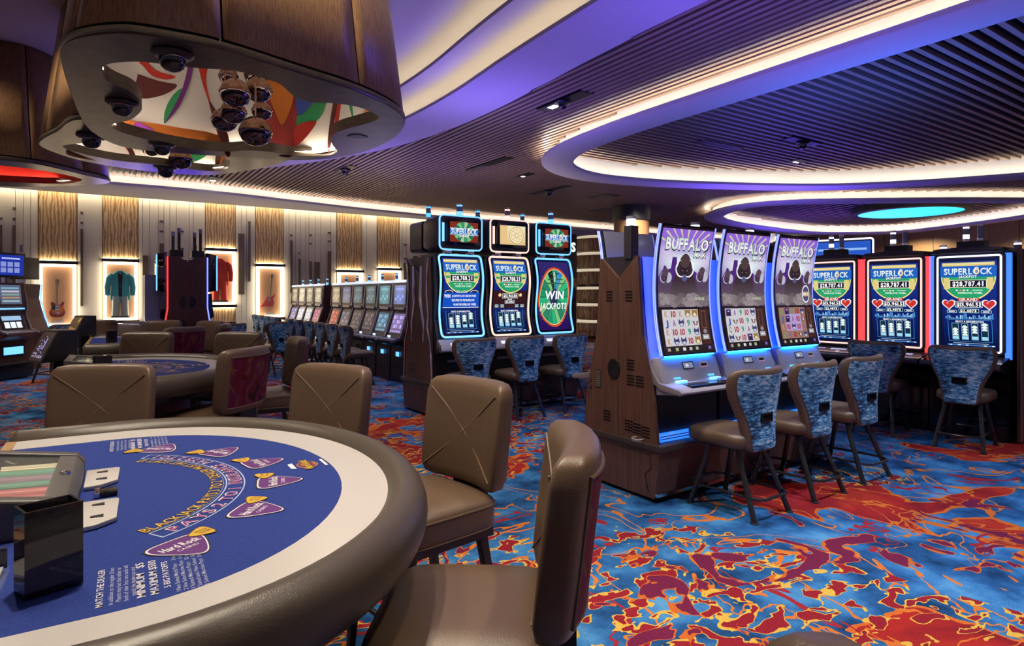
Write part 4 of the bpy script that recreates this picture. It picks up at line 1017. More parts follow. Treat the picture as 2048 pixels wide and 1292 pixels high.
# ------------------------------------------------------------------ brown table chairs
def table_chair():
    t = thing('table_chair', 'x', 'chair')
    MB().rings([[(p[0], p[1], p[2]) for p in r] for r in
        [super_ring(0.245, 0.235, 0.575, 36, 6), super_ring(0.26, 0.25, 0.59, 36, 6), super_ring(0.262, 0.252, 0.67, 36, 6), super_ring(0.256, 0.246, 0.692, 36, 6), super_ring(0.235, 0.225, 0.707, 36, 6), super_ring(0.15, 0.14, 0.719, 36, 4), super_ring(0.04, 0.04, 0.722, 36, 3)]]).build('seat', 'leather', t, angle=70)
    MB().tube([(p[0] * 1.002, p[1] * 1.002, 0.676) for p in super_ring(0.262, 0.252, 0.6, 40, 6)], 0.0045, 6, 0, True).build('piping', 'leather', t)
    MB().tube([(p[0], p[1], 0.582) for p in super_ring(0.256, 0.246, 0.6, 40, 6)], 0.004, 6, 0, True).build('piping', 'stitch', t)
    def yb(z): return -0.255 - (z - 0.6) * 0.12
    rs = []
    for z, hx, k in ((0.715, 0.225, 0.55), (0.73, 0.255, 0.85), (0.77, 0.27, 1.0), (0.90, 0.272, 1.03), (1.10, 0.272, 1.0), (1.15, 0.262, 0.92), (1.172, 0.24, 0.72), (1.18, 0.20, 0.45)):
        ring = []
        for p in super_ring(hx, 0.058 * k, z, 44, 5): ring.append((p[0], p[1] + yb(z) + 0.055 * (p[0] / 0.27) ** 2, p[2]))
        rs.append(ring)
    MB().rings(rs).build('backrest', 'leather', t, angle=70)
    for s in (-1, 1):
        path = []
        for k in range(13):
            q = k / 12; x = s * (-0.235 + 0.47 * q); z = 0.765 + 0.365 * q
            path.append((x, yb(z) + 0.055 * (x / 0.27) ** 2 + 0.058 * (1 - abs(x / 0.2725) ** 5) ** 0.2 + 0.0008, z))
        MB().tube(path, 0.0034, 6).build('seam', 'stitch', t)
    rs = []
    for k in range(11):
        z = 0.765 + 0.355 * k / 10
        rs.append([(x, yb(z) + 0.055 * (x / 0.27) ** 2 - 0.0585 * (1 - abs(x / 0.2725) ** 5) ** 0.2 - 0.002, z) for x in [-0.235 + 0.47 * j / 12 for j in range(13)]])
    MB().rings(rs, False, False, 0, False).build('back_panel', 'burgundy', t, angle=70)
    path = [(-0.237, 0.76), (-0.237, 1.125), (0.237, 1.125), (0.237, 0.76)]
    pp = []
    for i in range(4):
        a, b_ = path[i], path[(i + 1) % 4]
        for k in range(8):
            x = a[0] + (b_[0] - a[0]) * k / 8; z = a[1] + (b_[1] - a[1]) * k / 8
            pp.append((x, yb(z) + 0.055 * (x / 0.27) ** 2 - 0.0585 * (1 - abs(x / 0.2725) ** 5) ** 0.2, z))
    MB().tube(pp, 0.006, 6, 0, True).build('back_piping', 'leather', t)
    MB().box(-0.10, 0.10, -0.30, -0.255, 0.55, 0.80).build('bracket', 'black', t, smooth=False)
    MB().box(-0.23, 0.23, -0.22, 0.22, 0.535, 0.58).build('seat_frame', 'black', t, smooth=False)
    for sx in (-1, 1):
        for sy in (-1, 1):
            MB().rings([super_ring(0.022, 0.022, 0.55, 8, 6, sx * 0.19, sy * 0.18), super_ring(0.016, 0.016, 0.0, 8, 6, sx * 0.235, sy * (0.27 if sy < 0 else 0.21))]).build('leg', 'black', t)
    for sx in (-1, 1): MB().tube([(sx * 0.215, 0.195, 0.2), (sx * 0.215, -0.225, 0.2)], 0.011, 8).build('stretcher', 'black', t)
    MB().tube([(-0.212, 0.198, 0.24), (0.212, 0.198, 0.24)], 0.012, 8).build('foot_rail', 'black_metal', t)
    return t
proto = table_chair()
def face(p, q): return math.atan2(q[1] - p[1], q[0] - p[0]) - pi / 2
GR = 'brown leather chairs round the blackjack tables'
used = False
for bx, by, tx, ty, lab in [
    (0.145, 1.74, -1.30, 1.80, 'brown leather chair closest to the camera, seat facing the nearest table'),
    (-0.20, 2.88, -1.15, 2.0, 'brown chair between the nearest table and the three tall screen machines'),
    (-1.00, 3.45, -1.75, 2.1, 'brown chair beyond the nearest table, rail hiding its lower part'),
    (-2.27, 3.45, -2.12, 1.83, 'wide brown chair with cross seams at the dealer end of the nearest table'),
    (-1.99, 4.62, -3.27, 4.85, 'chair showing its burgundy patterned back at the middle table'),
    (-2.0, 5.75, -3.3, 5.0, 'brown chair seen edge-on beyond the burgundy-backed chair'),
    (-2.86, 6.52, -3.1, 5.0, 'brown chair beyond the middle table, beside the far stools'),
    (-3.83, 6.52, -3.85, 5.0, 'brown chair with cross seams behind the middle table felt'),
    (-4.02, 7.62, -5.24, 8.25, 'chair showing its burgundy back at the farthest table'),
    (-3.95, 8.45, -5.3, 8.1, 'brown and burgundy chair edge-on beside the farthest table'),
    (-4.55, 9.35, -5.2, 8.0, 'brown chair turned away beyond the burgundy-backed chair of the farthest table'),
    (-5.35, 9.55, -5.5, 8.1, 'brown chair just before the twin machines with red edge light'),
    (0.335, 0.494, -1.0, 0.54, 'chair back whose rounded top just enters the bottom edge of the view'),
    (-6.5, 9.75, -6.1, 8.0, 'brown chair half hidden by the farther sign screen')]:
    rz = face((bx, by), (tx, ty))
    place(proto, used, (bx + sin(-rz) * 0.27, by + cos(rz) * 0.27, 0), rz, lab, GR); used = True

# ------------------------------------------------------------------ slot stools
def slot_stool():
    t = thing('slot_stool', 'x', 'stool')
    c = cushion(0.235, 0.255, 0.475, 0.585, 0.035, 0.02, 5.5); c.build('seat', 'leather', t, angle=70).location = (0, 0.035, 0)
    MB().box(-0.18, 0.18, -0.17, 0.17, 0.465, 0.495).build('seat_frame', 'black', t, smooth=False)
    prof = [(0.0, 0.115, 0.4), (0.02, 0.15, 0.75), (0.08, 0.168, 0.95), (0.22, 0.178, 1.0), (0.36, 0.195, 1.0), (0.48, 0.23, 1.0), (0.62, 0.272, 1.0), (0.76, 0.298, 1.0), (0.86, 0.300, 1.0), (0.925, 0.286, 0.9), (0.965, 0.255, 0.7), (0.985, 0.215, 0.45)]
    def yb(q): return -0.215 - 0.05 * q + 0.035 * sin(pi * q) - 0.03 * max(0, q - 0.7)
    def zz(q): return 0.455 + 0.60 * q
    def wing(x, q): return 0.10 * (x / 0.30) ** 2 * (0.4 + 0.6 * q)
    rs = [[(p[0], p[1] + yb(q) + wing(p[0], q), zz(q) + 0.015 * (p[0] / 0.3) ** 2 * q) for p in super_ring(w, 0.05 * k, 0, 36, 3.2)] for q, w, k in prof]
    MB().rings(rs).build('backrest', 'leather', t, angle=70)
    rs = []
    for q, w, k in prof[2:10]:
        w2 = w - 0.03
        rs.append([(x, yb(q) + wing(x, q) - 0.0535 * k * (1 - 0.35 * abs(x / w) ** 3.2), zz(q) + 0.015 * (x / 0.3) ** 2 * q) for x in [-w2 + 2 * w2 * j / 14 for j in range(15)]])
    q, w, k = 0.03, 0.13, 0.8
    rs.insert(0, [(x, yb(q) - 0.052 * k * (1 - 0.3 * abs(x / w) ** 3), zz(q)) for x in [-w + 2 * w * j / 14 for j in range(15)]])
    MB().rings(rs, False, False, 0, False).build('fabric_back', 'blue_fabric', t, angle=70)
    y = yb(0.40) - 0.054; z = zz(0.41)
    h = MB()
    for x0, x1, z0, z1 in ((-0.065, 0.065, z + 0.02, z + 0.034), (-0.065, 0.065, z - 0.034, z - 0.02), (-0.065, -0.05, z - 0.02, z + 0.02), (0.05, 0.065, z - 0.02, z + 0.02)): h.box(x0, x1, y - 0.012, y + 0.02, z0, z1)
    hb = h.build('handle', 'black_gloss', t, smooth=False)
    MB().box(-0.05, 0.05, y - 0.004, y + 0.01, z - 0.02, z + 0.02).build('handle_recess', 'plenum', hb, smooth=False)
    for sx in (-1, 1):
        MB().tube([(sx * 0.15, -0.13, 0.475), (sx * 0.152, -0.15, 0.40), (sx * 0.165, -0.175, 0.33), (sx * 0.21, -0.30, 0.01)], 0.02, 8).build('leg', 'black_metal', t)
        MB().tube([(sx * 0.15, 0.13, 0.475), (sx * 0.155, 0.14, 0.38), (sx * 0.21, 0.24, 0.01)], 0.02, 8).build('leg', 'black_metal', t)
        MB().tube([(sx * 0.187, -0.243, 0.16), (sx * 0.19, 0.203, 0.15)], 0.010, 8).build('stretcher', 'black_metal', t)
        for yy in (-0.302, 0.242): MB().lathe([(0.03, 0), (0.03, 0.006), (0.018, 0.012)], 12, 0, (sx * 0.211, yy, 0)).build('foot_pad', 'black_metal', t)
    MB().tube([(-0.188, -0.245, 0.16), (-0.165, -0.30, 0.155), (-0.12, -0.325, 0.153), (0.12, -0.325, 0.153), (0.165, -0.30, 0.155), (0.188, -0.245, 0.16)], 0.011, 8).build('rear_rail', 'black_metal', t)
    MB().tube([(-0.19, 0.205, 0.16), (-0.15, 0.29, 0.16), (0.15, 0.29, 0.16), (0.19, 0.205, 0.16)], 0.012, 8).build('foot_rail', 'black_metal', t)
    return t
stool = slot_stool()
stool_used = [False]
def put_stool(x, y, rz, lab, group):
    place(stool, stool_used[0], (x, y, 0), rz, lab, group); stool_used[0] = True
def stool_uv(u, v, rz, lab, group):
    p = uv(u, v); put_stool(p.x, p.y, rz, lab, group)
GS = 'stools at the tall purple machines'
for u, v, da, lab in ((3.96, 2.90, 1, 'blue fabric stool at the purple machine nearest the wooden end panel'), (4.73, 2.91, 0, 'blue fabric stool in the middle of the three purple machines'), (5.51, 2.93, -1, 'blue fabric stool at the last purple machine, toward the far side')):
    stool_uv(u, v, PHI + R(da), lab, GS)
GS = 'stools at the three machines with screens on top'
for u, v, da, lab in ((3.86, 6.68, -4, 'stool before the glowing machine beside the chrome end panel'), (4.61, 6.69, 0, 'stool before the pink edged middle machine with golden top screen'), (5.36, 6.70, 2, 'stool before the green wheel machine, partly behind the wooden end panel')):
    stool_uv(u, v, PHI + R(da), lab, GS)
GS = 'stools at the red and blue edged machines'
stool_uv(7.55, 2.72, PHI - pi / 2 + R(8), 'stool seen square from behind at the blue edged machine', GS)
stool_uv(7.58, 3.58, PHI - pi / 2 + R(9), 'stool at the red edged machine, behind the purple machine stools', GS)
ROW_U = 4.62
for k in range(6):
    stool_uv(ROW_U - 0.80, 10.55 + 0.72 * k, PHI - pi / 2 + R(random.uniform(-4, 4)), ['first', 'second', 'third', 'fourth', 'fifth', 'sixth'][k] + ' stool of the row of six, counted from the tall sign machines', 'stools along the row of six machines')
for k in range(4):
    stool_uv(ROW_U - 0.80, 15.5 + 0.72 * k, PHI - pi / 2, ['first', 'second', 'third', 'fourth'][k] + ' stool of the far four-machine row, counted from the six-machine row', 'stools along the far row of four machines')
put_stool(-6.98, 11.1, R(-150), 'stool with blue back and brown front between the teal jacket case and the tables', 'stools near the twin machines')
put_stool(-7.30, 12.15, R(-150), 'stool just behind the blue backed one near the teal jacket case', 'stools near the twin machines')
put_stool(-5.25, 11.4, R(60), 'violet lit stool below the red suit case', 'stools near the twin machines')
put_stool(-5.75, 12.1, R(60), 'stool just behind the violet lit one below the red suit case', 'stools near the twin machines')
put_stool(-4.75, 12.2, R(70), 'lone stool below the angular red guitar case', 'stools near the twin machines')
put_stool(-8.30, 11.25, R(85), 'stool at the lone machine with raised blue screen', 'stools near the lone machine')

# ------------------------------------------------------------------ screen pictures
WHITE = (1.0, 1.0, 1.0)
def lerp(a, b_, k): return tuple(x + (y - x) * k for x, y in zip(a, b_))
def heart(A, cx, cy, r, col, ly):
    P = []
    for k in range(24):
        a = 2 * pi * k / 24
        P.append((cx + r * 0.065 * 16 * sin(a) ** 3, cy + r * 0.065 * (13 * cos(a) - 5 * cos(2 * a) - 2 * cos(3 * a) - cos(4 * a))))
    A.poly(P, col, ly)
def title(A, cx, cy, w, ly, sub=True):
    A.text('SUPERLOCK', cx + 0.004, cy - 0.004, 0.074, (0.01, 0.03, 0.12), ly, w)
    A.text('SUPERLOCK', cx, cy, 0.07, lambda x, y: lerp((0.45, 0.75, 0.95), (1, 1, 1), max(0, min(1, (y - cy) / 0.035 * 0.5 + 0.5))), ly + 1, w)
    lx = cx + w * 0.185
    A.ell(lx, cy - 0.002, 0.026, 0.034, (1.0, 0.75, 0.35), ly + 2, 14); A.ell(lx, cy - 0.002, 0.012, 0.02, (0.12, 0.25, 0.6), ly + 3, 10)
    A.wedge(lx, cy + 0.03, 0.012, 0.02, 0, pi, (0.9, 0.9, 0.9), ly + 2, 6)
    if sub: A.text('JACKPOT', cx, cy - 0.062, 0.032, (0.05, 0.02, 0.1), ly + 1, w * 0.40); A.text('JACKPOT', cx, cy - 0.060, 0.028, WHITE, ly + 2, w * 0.38)
def dome_columns(A, w):
    A.text('SELECT A DENOMINATION', w / 2, 0.285, 0.02, WHITE, 2, 0.28)
    A.frame(0.05, 0.055, w - 0.05, 0.305, 0.003, (0.1, 0.45, 0.9), 1)
    n = ((3, 0), (4, 0), (3, 1), (3, 2))
    for k in range(4):
        x = w / 2 - 0.147 + k * 0.098; A.frame(x - 0.034, 0.075, x + 0.034, 0.265, 0.003, (0.5, 0.8, 0.9), 2); A.rect(x - 0.030, 0.08, x + 0.030, 0.26, (0.004, 0.03, 0.06), 1)
        A.rect(x - 0.029, 0.082, x + 0.029, 0.115, (0.35, 0.75, 0.95), 3)
        cnt, up = n[k]
        for j in range(cnt): A.ell(x, 0.122 + 0.030 * (j + up), 0.028, 0.03, lerp((0.6, 0.9, 0.8), WHITE, 0.5), 3 + j % 2, 9, 0, pi)
def art_superlock(w, h, variant, amount, prize='$13,961.5', second='$2,487.'):
    A = Art()
    A.rect(0, 0, w, h, lambda x, y: lerp((0.0, 0.005, 0.05), (0.005, 0.03, 0.30), y / h), 0)
    cx = w / 2
    if variant == 'wheel':
        A.rect(0, 0, w, h, lambda x, y: lerp((0.02, 0.004, 0.10), (0.03, 0.02, 0.14), y / h), 1)
        cy = h * 0.48
        A.ell(cx, cy, 0.285, 0.43, (0.65, 0.08, 0.01), 2, 36); A.ell(cx, cy, 0.262, 0.40, (0.9, 0.75, 0.4), 3, 36); A.ell(cx, cy, 0.255, 0.39, (0.01, 0.12, 0.05), 4, 36)
        for k in range(18):
            a = 2 * pi * k / 18; q = [(0.01, 0.30, 0.14), (0.02, 0.45, 0.20), (0.20, 0.55, 0.20), (0.01, 0.22, 0.12)][k % 4]
            if k == 5: q = (0.01, 0.01, 0.01)
            if k == 3: q = (0.05, 0.25, 0.7)
            A.wedge(cx, cy, 0.06, 0.25, a + 0.02, a + 2 * pi / 18 - 0.02, q, 5, 4, 1.55)
        A.ell(cx, cy, 0.08, 0.12, (0.02, 0.03, 0.10), 6)
        for txt, yy, hh, ww in (('WIN', 0.50, 0.115, 0.34), ('JACKPOTS', 0.34, 0.085, 0.48)):
            A.text(txt, cx + 0.006, yy - 0.006, hh, (0.01, 0.05, 0.05), 8, ww); A.text(txt, cx, yy, hh, WHITE, 9, ww)
        for k, tx in enumerate(('FREE', 'SPINS')):
            f = lambda x, y: (cx + y * 0.9 - 0.01 + 0.0, cy + 0.29 - x)
            if k == 0: A.text('FREE SPINS', 0, 0, 0.03, WHITE, 7, 0.14, 1, f)
        return A
    A.rect(0.02, 0.925, w - 0.02, 0.965, (0.75, 0.60, 0.20), 1); A.rect(0.02, 0.945, w - 0.02, 0.95, (1, 0.95, 0.7), 2)
    A.rect(0.0, 0.79, w, 0.925, (0.01, 0.12, 0.55), 1)
    A.ell(cx, 0.80, 0.265, 0.275, (0.9, 0.75, 0.25), 1, 24, pi, 2 * pi); A.ell(cx, 0.80, 0.252, 0.26, (0.02, 0.36, 0.14), 2, 24, pi, 2 * pi)
    A.rect(0.03, 0.66, 0.09, 0.79, (0.75, 0.62, 0.22), 3); A.rect(w - 0.09, 0.66, w - 0.03, 0.79, (0.75, 0.62, 0.22), 3)
    title(A, cx, 0.862, w * 0.86, 4)
    A.rect(cx - 0.18, 0.675, cx + 0.18, 0.765, (1, 0.9, 0.65), 4); A.rect(cx - 0.174, 0.681, cx + 0.174, 0.759, (0.005, 0.006, 0.015), 5)
    A.text(amount, cx - 0.015, 0.72, 0.055, WHITE, 6, 0.27); A.rect(cx + 0.135, 0.692, cx + 0.150, 0.75, (0.7, 0.85, 1), 6)
    for k, q in enumerate(((0.9, 0.9, 0.9), (0.9, 0.2, 0.15), (0.9, 0.9, 0.9), (0.8, 0.8, 0.8))): A.ell(cx - 0.11 + k * 0.035, 0.645, 0.012, 0.009, q, 4, 8)
    A.rect(cx + 0.04, 0.642, cx + 0.14, 0.649, (0.8, 0.95, 0.8), 4)
    A.text('SUPERLOCK WHEEL', cx + 0.02, 0.615, 0.02, (0.75, 1, 0.8), 4, 0.24)
    if variant == 'grand':
        A.rect(cx - 0.105, 0.52, cx + 0.105, 0.555, (0.45, 0.03, 0.03), 4); A.text('GRAND', cx, 0.54, 0.034, (1, 0.85, 0.75), 5, 0.18)
        A.rect(cx - 0.135, 0.447, cx + 0.135, 0.515, (0.9, 0.9, 0.95), 4); A.rect(cx - 0.13, 0.452, cx + 0.13, 0.51, (0.004, 0.004, 0.01), 5); A.text(prize, cx - 0.012, 0.481, 0.042, WHITE, 6, 0.215); A.rect(cx + 0.105, 0.455, cx + 0.12, 0.507, (0.85, 0.9, 1), 6)
        for s in (-1, 1): heart(A, cx + s * 0.198, 0.485, 0.068, WHITE, 4); heart(A, cx + s * 0.198, 0.485, 0.055, (0.62, 0.03, 0.02), 5); A.poly([(cx + s * 0.198 - 0.03, 0.5), (cx + s * 0.198, 0.51), (cx + s * 0.198 - 0.01, 0.485)], (0.95, 0.3, 0.2), 6)
        A.rect(cx - 0.10, 0.385, cx + 0.10, 0.432, (0.5, 0.85, 0.9), 4); A.rect(cx - 0.096, 0.389, cx + 0.096, 0.428, (0.004, 0.004, 0.01), 5); A.text(second, cx - 0.01, 0.408, 0.028, WHITE, 6, 0.15); A.rect(cx + 0.06, 0.393, cx + 0.075, 0.424, (0.85, 0.9, 0.95), 6)
        for s in (-1, 1): A.rect(cx + s * 0.17 - 0.05, 0.385, cx + s * 0.17 + 0.05, 0.415, (0.55, 0.8, 1), 4); A.rect(cx + s * 0.17 - 0.046, 0.389, cx + s * 0.17 + 0.046, 0.411, (0.004, 0.006, 0.015), 5); A.text('$100', cx + s * 0.17, 0.40, 0.016, WHITE, 6, 0.06)
        random.seed(7)
        for k in range(26): x = 0.03 + k * (w - 0.06) / 26; A.rect(x, 0.315, x + 0.014, 0.325 + random.random() * 0.055, lerp((0.03, 0.2, 0.6), (0.4, 0.75, 1), random.random()), 2)
    elif variant == 'blue':
        for s in (-1, 1): A.ell(cx + s * 0.19, 0.535, 0.06, 0.03, (0.9, 0.9, 0.9), 4, 12, 0, pi); A.ell(cx + s * 0.19, 0.535, 0.05, 0.024, (0.02, 0.02, 0.03), 5, 12, 0, pi)
        A.text('GRAND', cx, 0.545, 0.03, (0.5, 0.5, 0.55), 4, 0.17)
        A.rect(0, 0.34, w, 0.53, (0.005, 0.08, 0.55), 4); A.rect(0, 0.335, w, 0.342, WHITE, 5)
        A.text('WIN', 0.06, 0.488, 0.042, WHITE, 5, 0.09); A.text('JACKPOTS LOCK LINE FEATURES', 0.31, 0.488, 0.026, WHITE, 5, 0.36); A.text('FREE SPINS ON THE SUPERLOCK', 0.30, 0.432, 0.026, WHITE, 5, 0.34); A.text('FROM THE SUPERLOCK WHEEL', 0.33, 0.377, 0.026, WHITE, 5, 0.34)
    else:
        A.rect(0.0, 0.31, w, 0.56, (0.035, 0.008, 0.012), 1)
        for s in (-1, 1): A.ell(cx + s * 0.17, 0.50, 0.025, 0.025, (0.9, 0.55, 0.2), 4, 12); A.ell(cx + s * 0.17, 0.50, 0.012, 0.012, (1, 0.9, 0.6), 5, 8)
        A.rect(cx - 0.13, 0.455, cx + 0.13, 0.52, (0.9, 0.9, 0.9), 4); A.rect(cx - 0.125, 0.46, cx + 0.125, 0.515, (0.02, 0.02, 0.03), 5); A.text('$13,961.88', cx, 0.488, 0.04, WHITE, 6, 0.22)
        A.text('MAJOR', cx, 0.44, 0.014, WHITE, 4, 0.07); A.rect(cx - 0.08, 0.385, cx + 0.08, 0.43, (0.8, 0.85, 0.9), 4); A.rect(cx - 0.075, 0.39, cx + 0.075, 0.425, (0.02, 0.02, 0.03), 5); A.text('$2,486.1', cx, 0.407, 0.026, WHITE, 6, 0.13)
        for x in (0.06, 0.15, 0.39, 0.48): A.rect(x - 0.028, 0.332, x + 0.028, 0.37, (0.5, 0.8, 0.9), 4); A.rect(x - 0.023, 0.338, x + 0.023, 0.364, (0.03, 0.1, 0.15), 5); A.text('$50', x, 0.351, 0.014, WHITE, 6, 0.03)
    dome_columns(A, w)
    A.rect(cx - 0.18, 0.033, cx + 0.18, 0.038, (0.6, 0.7, 0.8), 2); A.rect(0.03, 0.008, w - 0.03, 0.022, (0.05, 0.2, 0.6), 2)
    for x in (0.05, 0.14, 0.22, 0.40, 0.48): A.rect(x, 0.010, x + 0.03, 0.02, (0.75, 0.9, 1), 3)
    return A
def art_topper(w, h, vault):
    A = Art(); cx, cy = w / 2, h / 2
    if vault:
        A.rect(0, 0, w, h, lambda x, y: lerp((0.75, 0.55, 0.22), (0.85, 0.78, 0.50), y / h), 0); A.rect(0, 0, w * 0.28, h, (0.80, 0.55, 0.25), 1)
        for k, (r, q) in enumerate(((0.118, (0.55, 0.33, 0.10)), (0.108, (0.95, 0.85, 0.6)), (0.09, (0.65, 0.40, 0.15)), (0.083, (0.92, 0.8, 0.5)), (0.03, (0.55, 0.33, 0.12)), (0.02, (1, 0.95, 0.8)))): A.ell(cx + 0.06, cy, r, r, q, 2 + k, 28)
        for k in range(8): a = k * pi / 4; A.poly([(cx + 0.06 + 0.03 * cos(a - 0.15), cy + 0.03 * sin(a - 0.15)), (cx + 0.06 + 0.085 * cos(a - 0.05), cy + 0.085 * sin(a - 0.05)), (cx + 0.06 + 0.085 * cos(a + 0.05), cy + 0.085 * sin(a + 0.05)), (cx + 0.06 + 0.03 * cos(a + 0.15), cy + 0.03 * sin(a + 0.15))], (0.6, 0.38, 0.14), 8)
        return A
    A.rect(0, 0, w, h, (0.20, 0.02, 0.005), 0)
    for k in range(16):
        a = 2 * pi * k / 16; q = [(0.02, 0.30, 0.12), (0.15, 0.55, 0.25), (0.01, 0.16, 0.10), (0.35, 0.6, 0.35)][k % 4]
        A.wedge(cx, cy, 0.03, 0.155, a, a + 2 * pi / 16 - 0.03, q, 1, 4, 0.85)
    A.rect(0.0, cy - 0.035, w, cy + 0.045, (0.02, 0.14, 0.5), 3); A.rect(0, cy + 0.042, w, cy + 0.048, (0.8, 0.9, 1), 4); A.rect(0, cy - 0.038, w, cy - 0.032, (0.8, 0.9, 1), 4)
    title(A, cx, cy + 0.008, w * 0.92, 5)
    return A
def art_buffalo(w, h, k3):
    A = Art(); y0 = 0.365
    def sky(x, y):
        k = (y - y0) / (h - y0)
        c = lerp((0.12, 0.06, 0.16), (0.30, 0.13, 0.72), k)
        g = math.exp(-(((x - w / 2) / 0.28) ** 2 + ((y - 0.71) / 0.095) ** 2))
        g2 = 0.55 * math.exp(-(((x - w * 0.12) / 0.10) ** 2 + ((y - 0.80) / 0.07) ** 2)) + 0.5 * math.exp(-(((x - w * 0.92) / 0.09) ** 2 + ((y - 0.76) / 0.06) ** 2))
        return lerp(lerp(c, (0.80, 0.92, 0.90), min(1, g * 1.1)), (0.85, 0.72, 0.92), min(1, g2))
    A.rect(0, 0, w, h, (0.012, 0.006, 0.012), 0)
    for i in range(12):
        for j in range(14):
            A.poly([(w * (i + a) / 12, y0 + (h - y0 - 0.02) * (j + b_) / 14) for a, b_ in ((0, 0), (1, 0), (1, 1), (0, 1))], sky, 1)
    for k in range(9):
        a = pi * (0.14 + 0.72 * k / 8)
        P = [(w / 2 + 0.10 * cos(a), 0.80 + 0.06 * sin(a)), (w / 2 + 0.34 * cos(a - 0.035), 0.80 + 0.24 * sin(a - 0.035)), (w / 2 + 0.34 * cos(a + 0.035), 0.80 + 0.24 * sin(a + 0.035))]
        A.poly([(max(0.0, min(w, x)), min(h - 0.02, y)) for x, y in P], (0.62, 0.62, 0.42), 2)
    PUR, DK = (0.075, 0.02, 0.20), (0.035, 0.014, 0.06)
    A.poly([(0, 0.60), (0.05, 0.66), (0.06, 0.69), (0.08, 0.69), (0.10, 0.66), (0.14, 0.67), (0.15, 0.76), (0.20, 0.76), (0.21, 0.68), (0.27, 0.62), (0.33, 0.68), (0.345, 0.73), (0.36, 0.73), (0.365, 0.68), (0.47, 0.63), (0.50, 0.655), (0.52, 0.63), (w, 0.62), (w, 0.45), (0, 0.45)], PUR, 3)
    # animals running toward the viewer
    for cx, s, q, cy in ((0.085, 0.78, (0.085, 0.045, 0.10), 0.555), (0.515, 0.84, (0.085, 0.045, 0.10), 0.565), (0.30, 1.28, (0.040, 0.020, 0.028), 0.60)):
        big = s > 1; ly = 6 if big else 4
        P = spline([(cx - 0.115 * s, 0.38), (cx - 0.12 * s, cy - 0.07 * s), (cx - 0.085 * s, cy + 0.02 * s), (cx - 0.06 * s, cy + 0.085 * s), (cx - 0.035 * s, cy + 0.13 * s), (cx, cy + 0.148 * s), (cx + 0.035 * s, cy + 0.13 * s), (cx + 0.06 * s, cy + 0.085 * s), (cx + 0.085 * s, cy + 0.02 * s), (cx + 0.12 * s, cy - 0.07 * s), (cx + 0.115 * s, 0.38)], 4)
        A.poly([(max(0.0, min(w, p.x)), p.y) for p in P], lambda x, y, q=q, cy=cy: lerp((0.13, 0.10, 0.12), q, max(0, min(1, (y - 0.40) / (cy - 0.42)))), ly)
        hy = cy + 0.055 * s
        for sg in (-1, 1):
            B = [-1.9 + 3.3 * k / 14 for k in range(15)]
            H = [(cx + sg * (0.034 + 0.052 * cos(a)) * s, hy + 0.054 * s * sin(a)) for a in B] + [(cx + sg * (0.026 + 0.050 * cos(a)) * s, hy + 0.004 + 0.050 * s * sin(a)) for a in B[::-1]]
            A.poly([(max(0.0, min(w, p[0])), p[1]) for p in H], (0.9, 0.9, 0.98) if big else (0.5, 0.48, 0.58), ly + 3)
        A.ell(cx, hy - 0.012 * s, 0.042 * s, 0.062 * s, lerp(q, (0.012, 0.008, 0.012), 0.55), ly + 1, 18)
        A.ell(cx, hy + 0.045 * s, 0.046 * s, 0.040 * s, lerp(q, (0.10, 0.060, 0.055), 0.55), ly + 2, 16)
        A.ell(cx, hy - 0.058 * s, 0.026 * s, 0.022 * s, (0.09, 0.09, 0.24) if big else (0.08, 0.06, 0.12), ly + 2, 12)
        for sg in (-1, 1): A.ell(cx + sg * 0.022 * s, hy - 0.012 * s, 0.005 * s, 0.004 * s, (0.35, 0.26, 0.22), ly + 3, 8)
    random.seed(3)
    for k in range(120):
        x, y = random.random() * w, 0.375 + random.random() * 0.09
        rr = 0.012 + 0.022 * random.random()
        A.ell(min(max(x, rr * 1.2), w - rr * 1.2), y, rr * 1.2, rr * 0.6, lerp((0.13, 0.10, 0.11), (0.34, 0.29, 0.30), min(1, max(0, (0.5 + 0.5 * sin(x * 21)) * 0.7 + 0.3 * random.random() - max(0, y - 0.43) * 6))), 11 + k % 3, 12)
    for txt, yy, hh, ww, xx in (('BUFFALO', 0.865, 0.088, w * 0.84, w / 2), ('MAX', 0.785, 0.036, 0.14, w * 0.77)):
        A.text(txt, xx + 0.004, yy - 0.004, hh + 0.012, (0.02, 0.02, 0.05), 14, ww + 0.018)
        A.text(txt, xx, yy, hh, lambda x, y, yy=yy, hh=hh: lerp((1.0, 1.0, 1.0), (0.58, 0.72, 0.60), min(1, abs(y - yy) / hh * 2)), 15, ww)
    if k3 == 2:
        A.ell(w * 0.80, 0.47, 0.062, 0.085, (0.85, 0.85, 0.95), 14, 20); A.ell(w * 0.80, 0.47, 0.052, 0.072, (0.08, 0.06, 0.16), 15, 20); A.rect(w * 0.80 - 0.05, 0.447, w * 0.80 + 0.05, 0.493, (0.35, 0.25, 0.12), 16); A.text('MAX', w * 0.80, 0.47, 0.03, (1, 0.95, 0.8), 17, 0.085)
    else:
        A.text('PAYBACK', w * 0.80, 0.43, 0.022, (0.55, 0.62, 0.45), 14, 0.12)
    # reels
    x0, x1, ya, yb_ = 0.035, 0.455, 0.06, 0.345
    A.rect(x0, ya, x1, yb_, (0.62, 0.60, 0.63) if k3 < 2 else (0.32, 0.17, 0.12), 2); A.rect(0.465, ya, w - 0.02, yb_, (0.055, 0.018, 0.014), 2)
    for c in range(1, 5): A.rect(x0 + (x1 - x0) * c / 5 - 0.001, ya, x0 + (x1 - x0) * c / 5 + 0.001, yb_, (0.35, 0.33, 0.36), 3)
    if k3 == 2: A.rect(x0 + 0.09, ya + 0.07, x1 - 0.08, yb_ - 0.06, (0.45, 0.32, 0.62), 3)
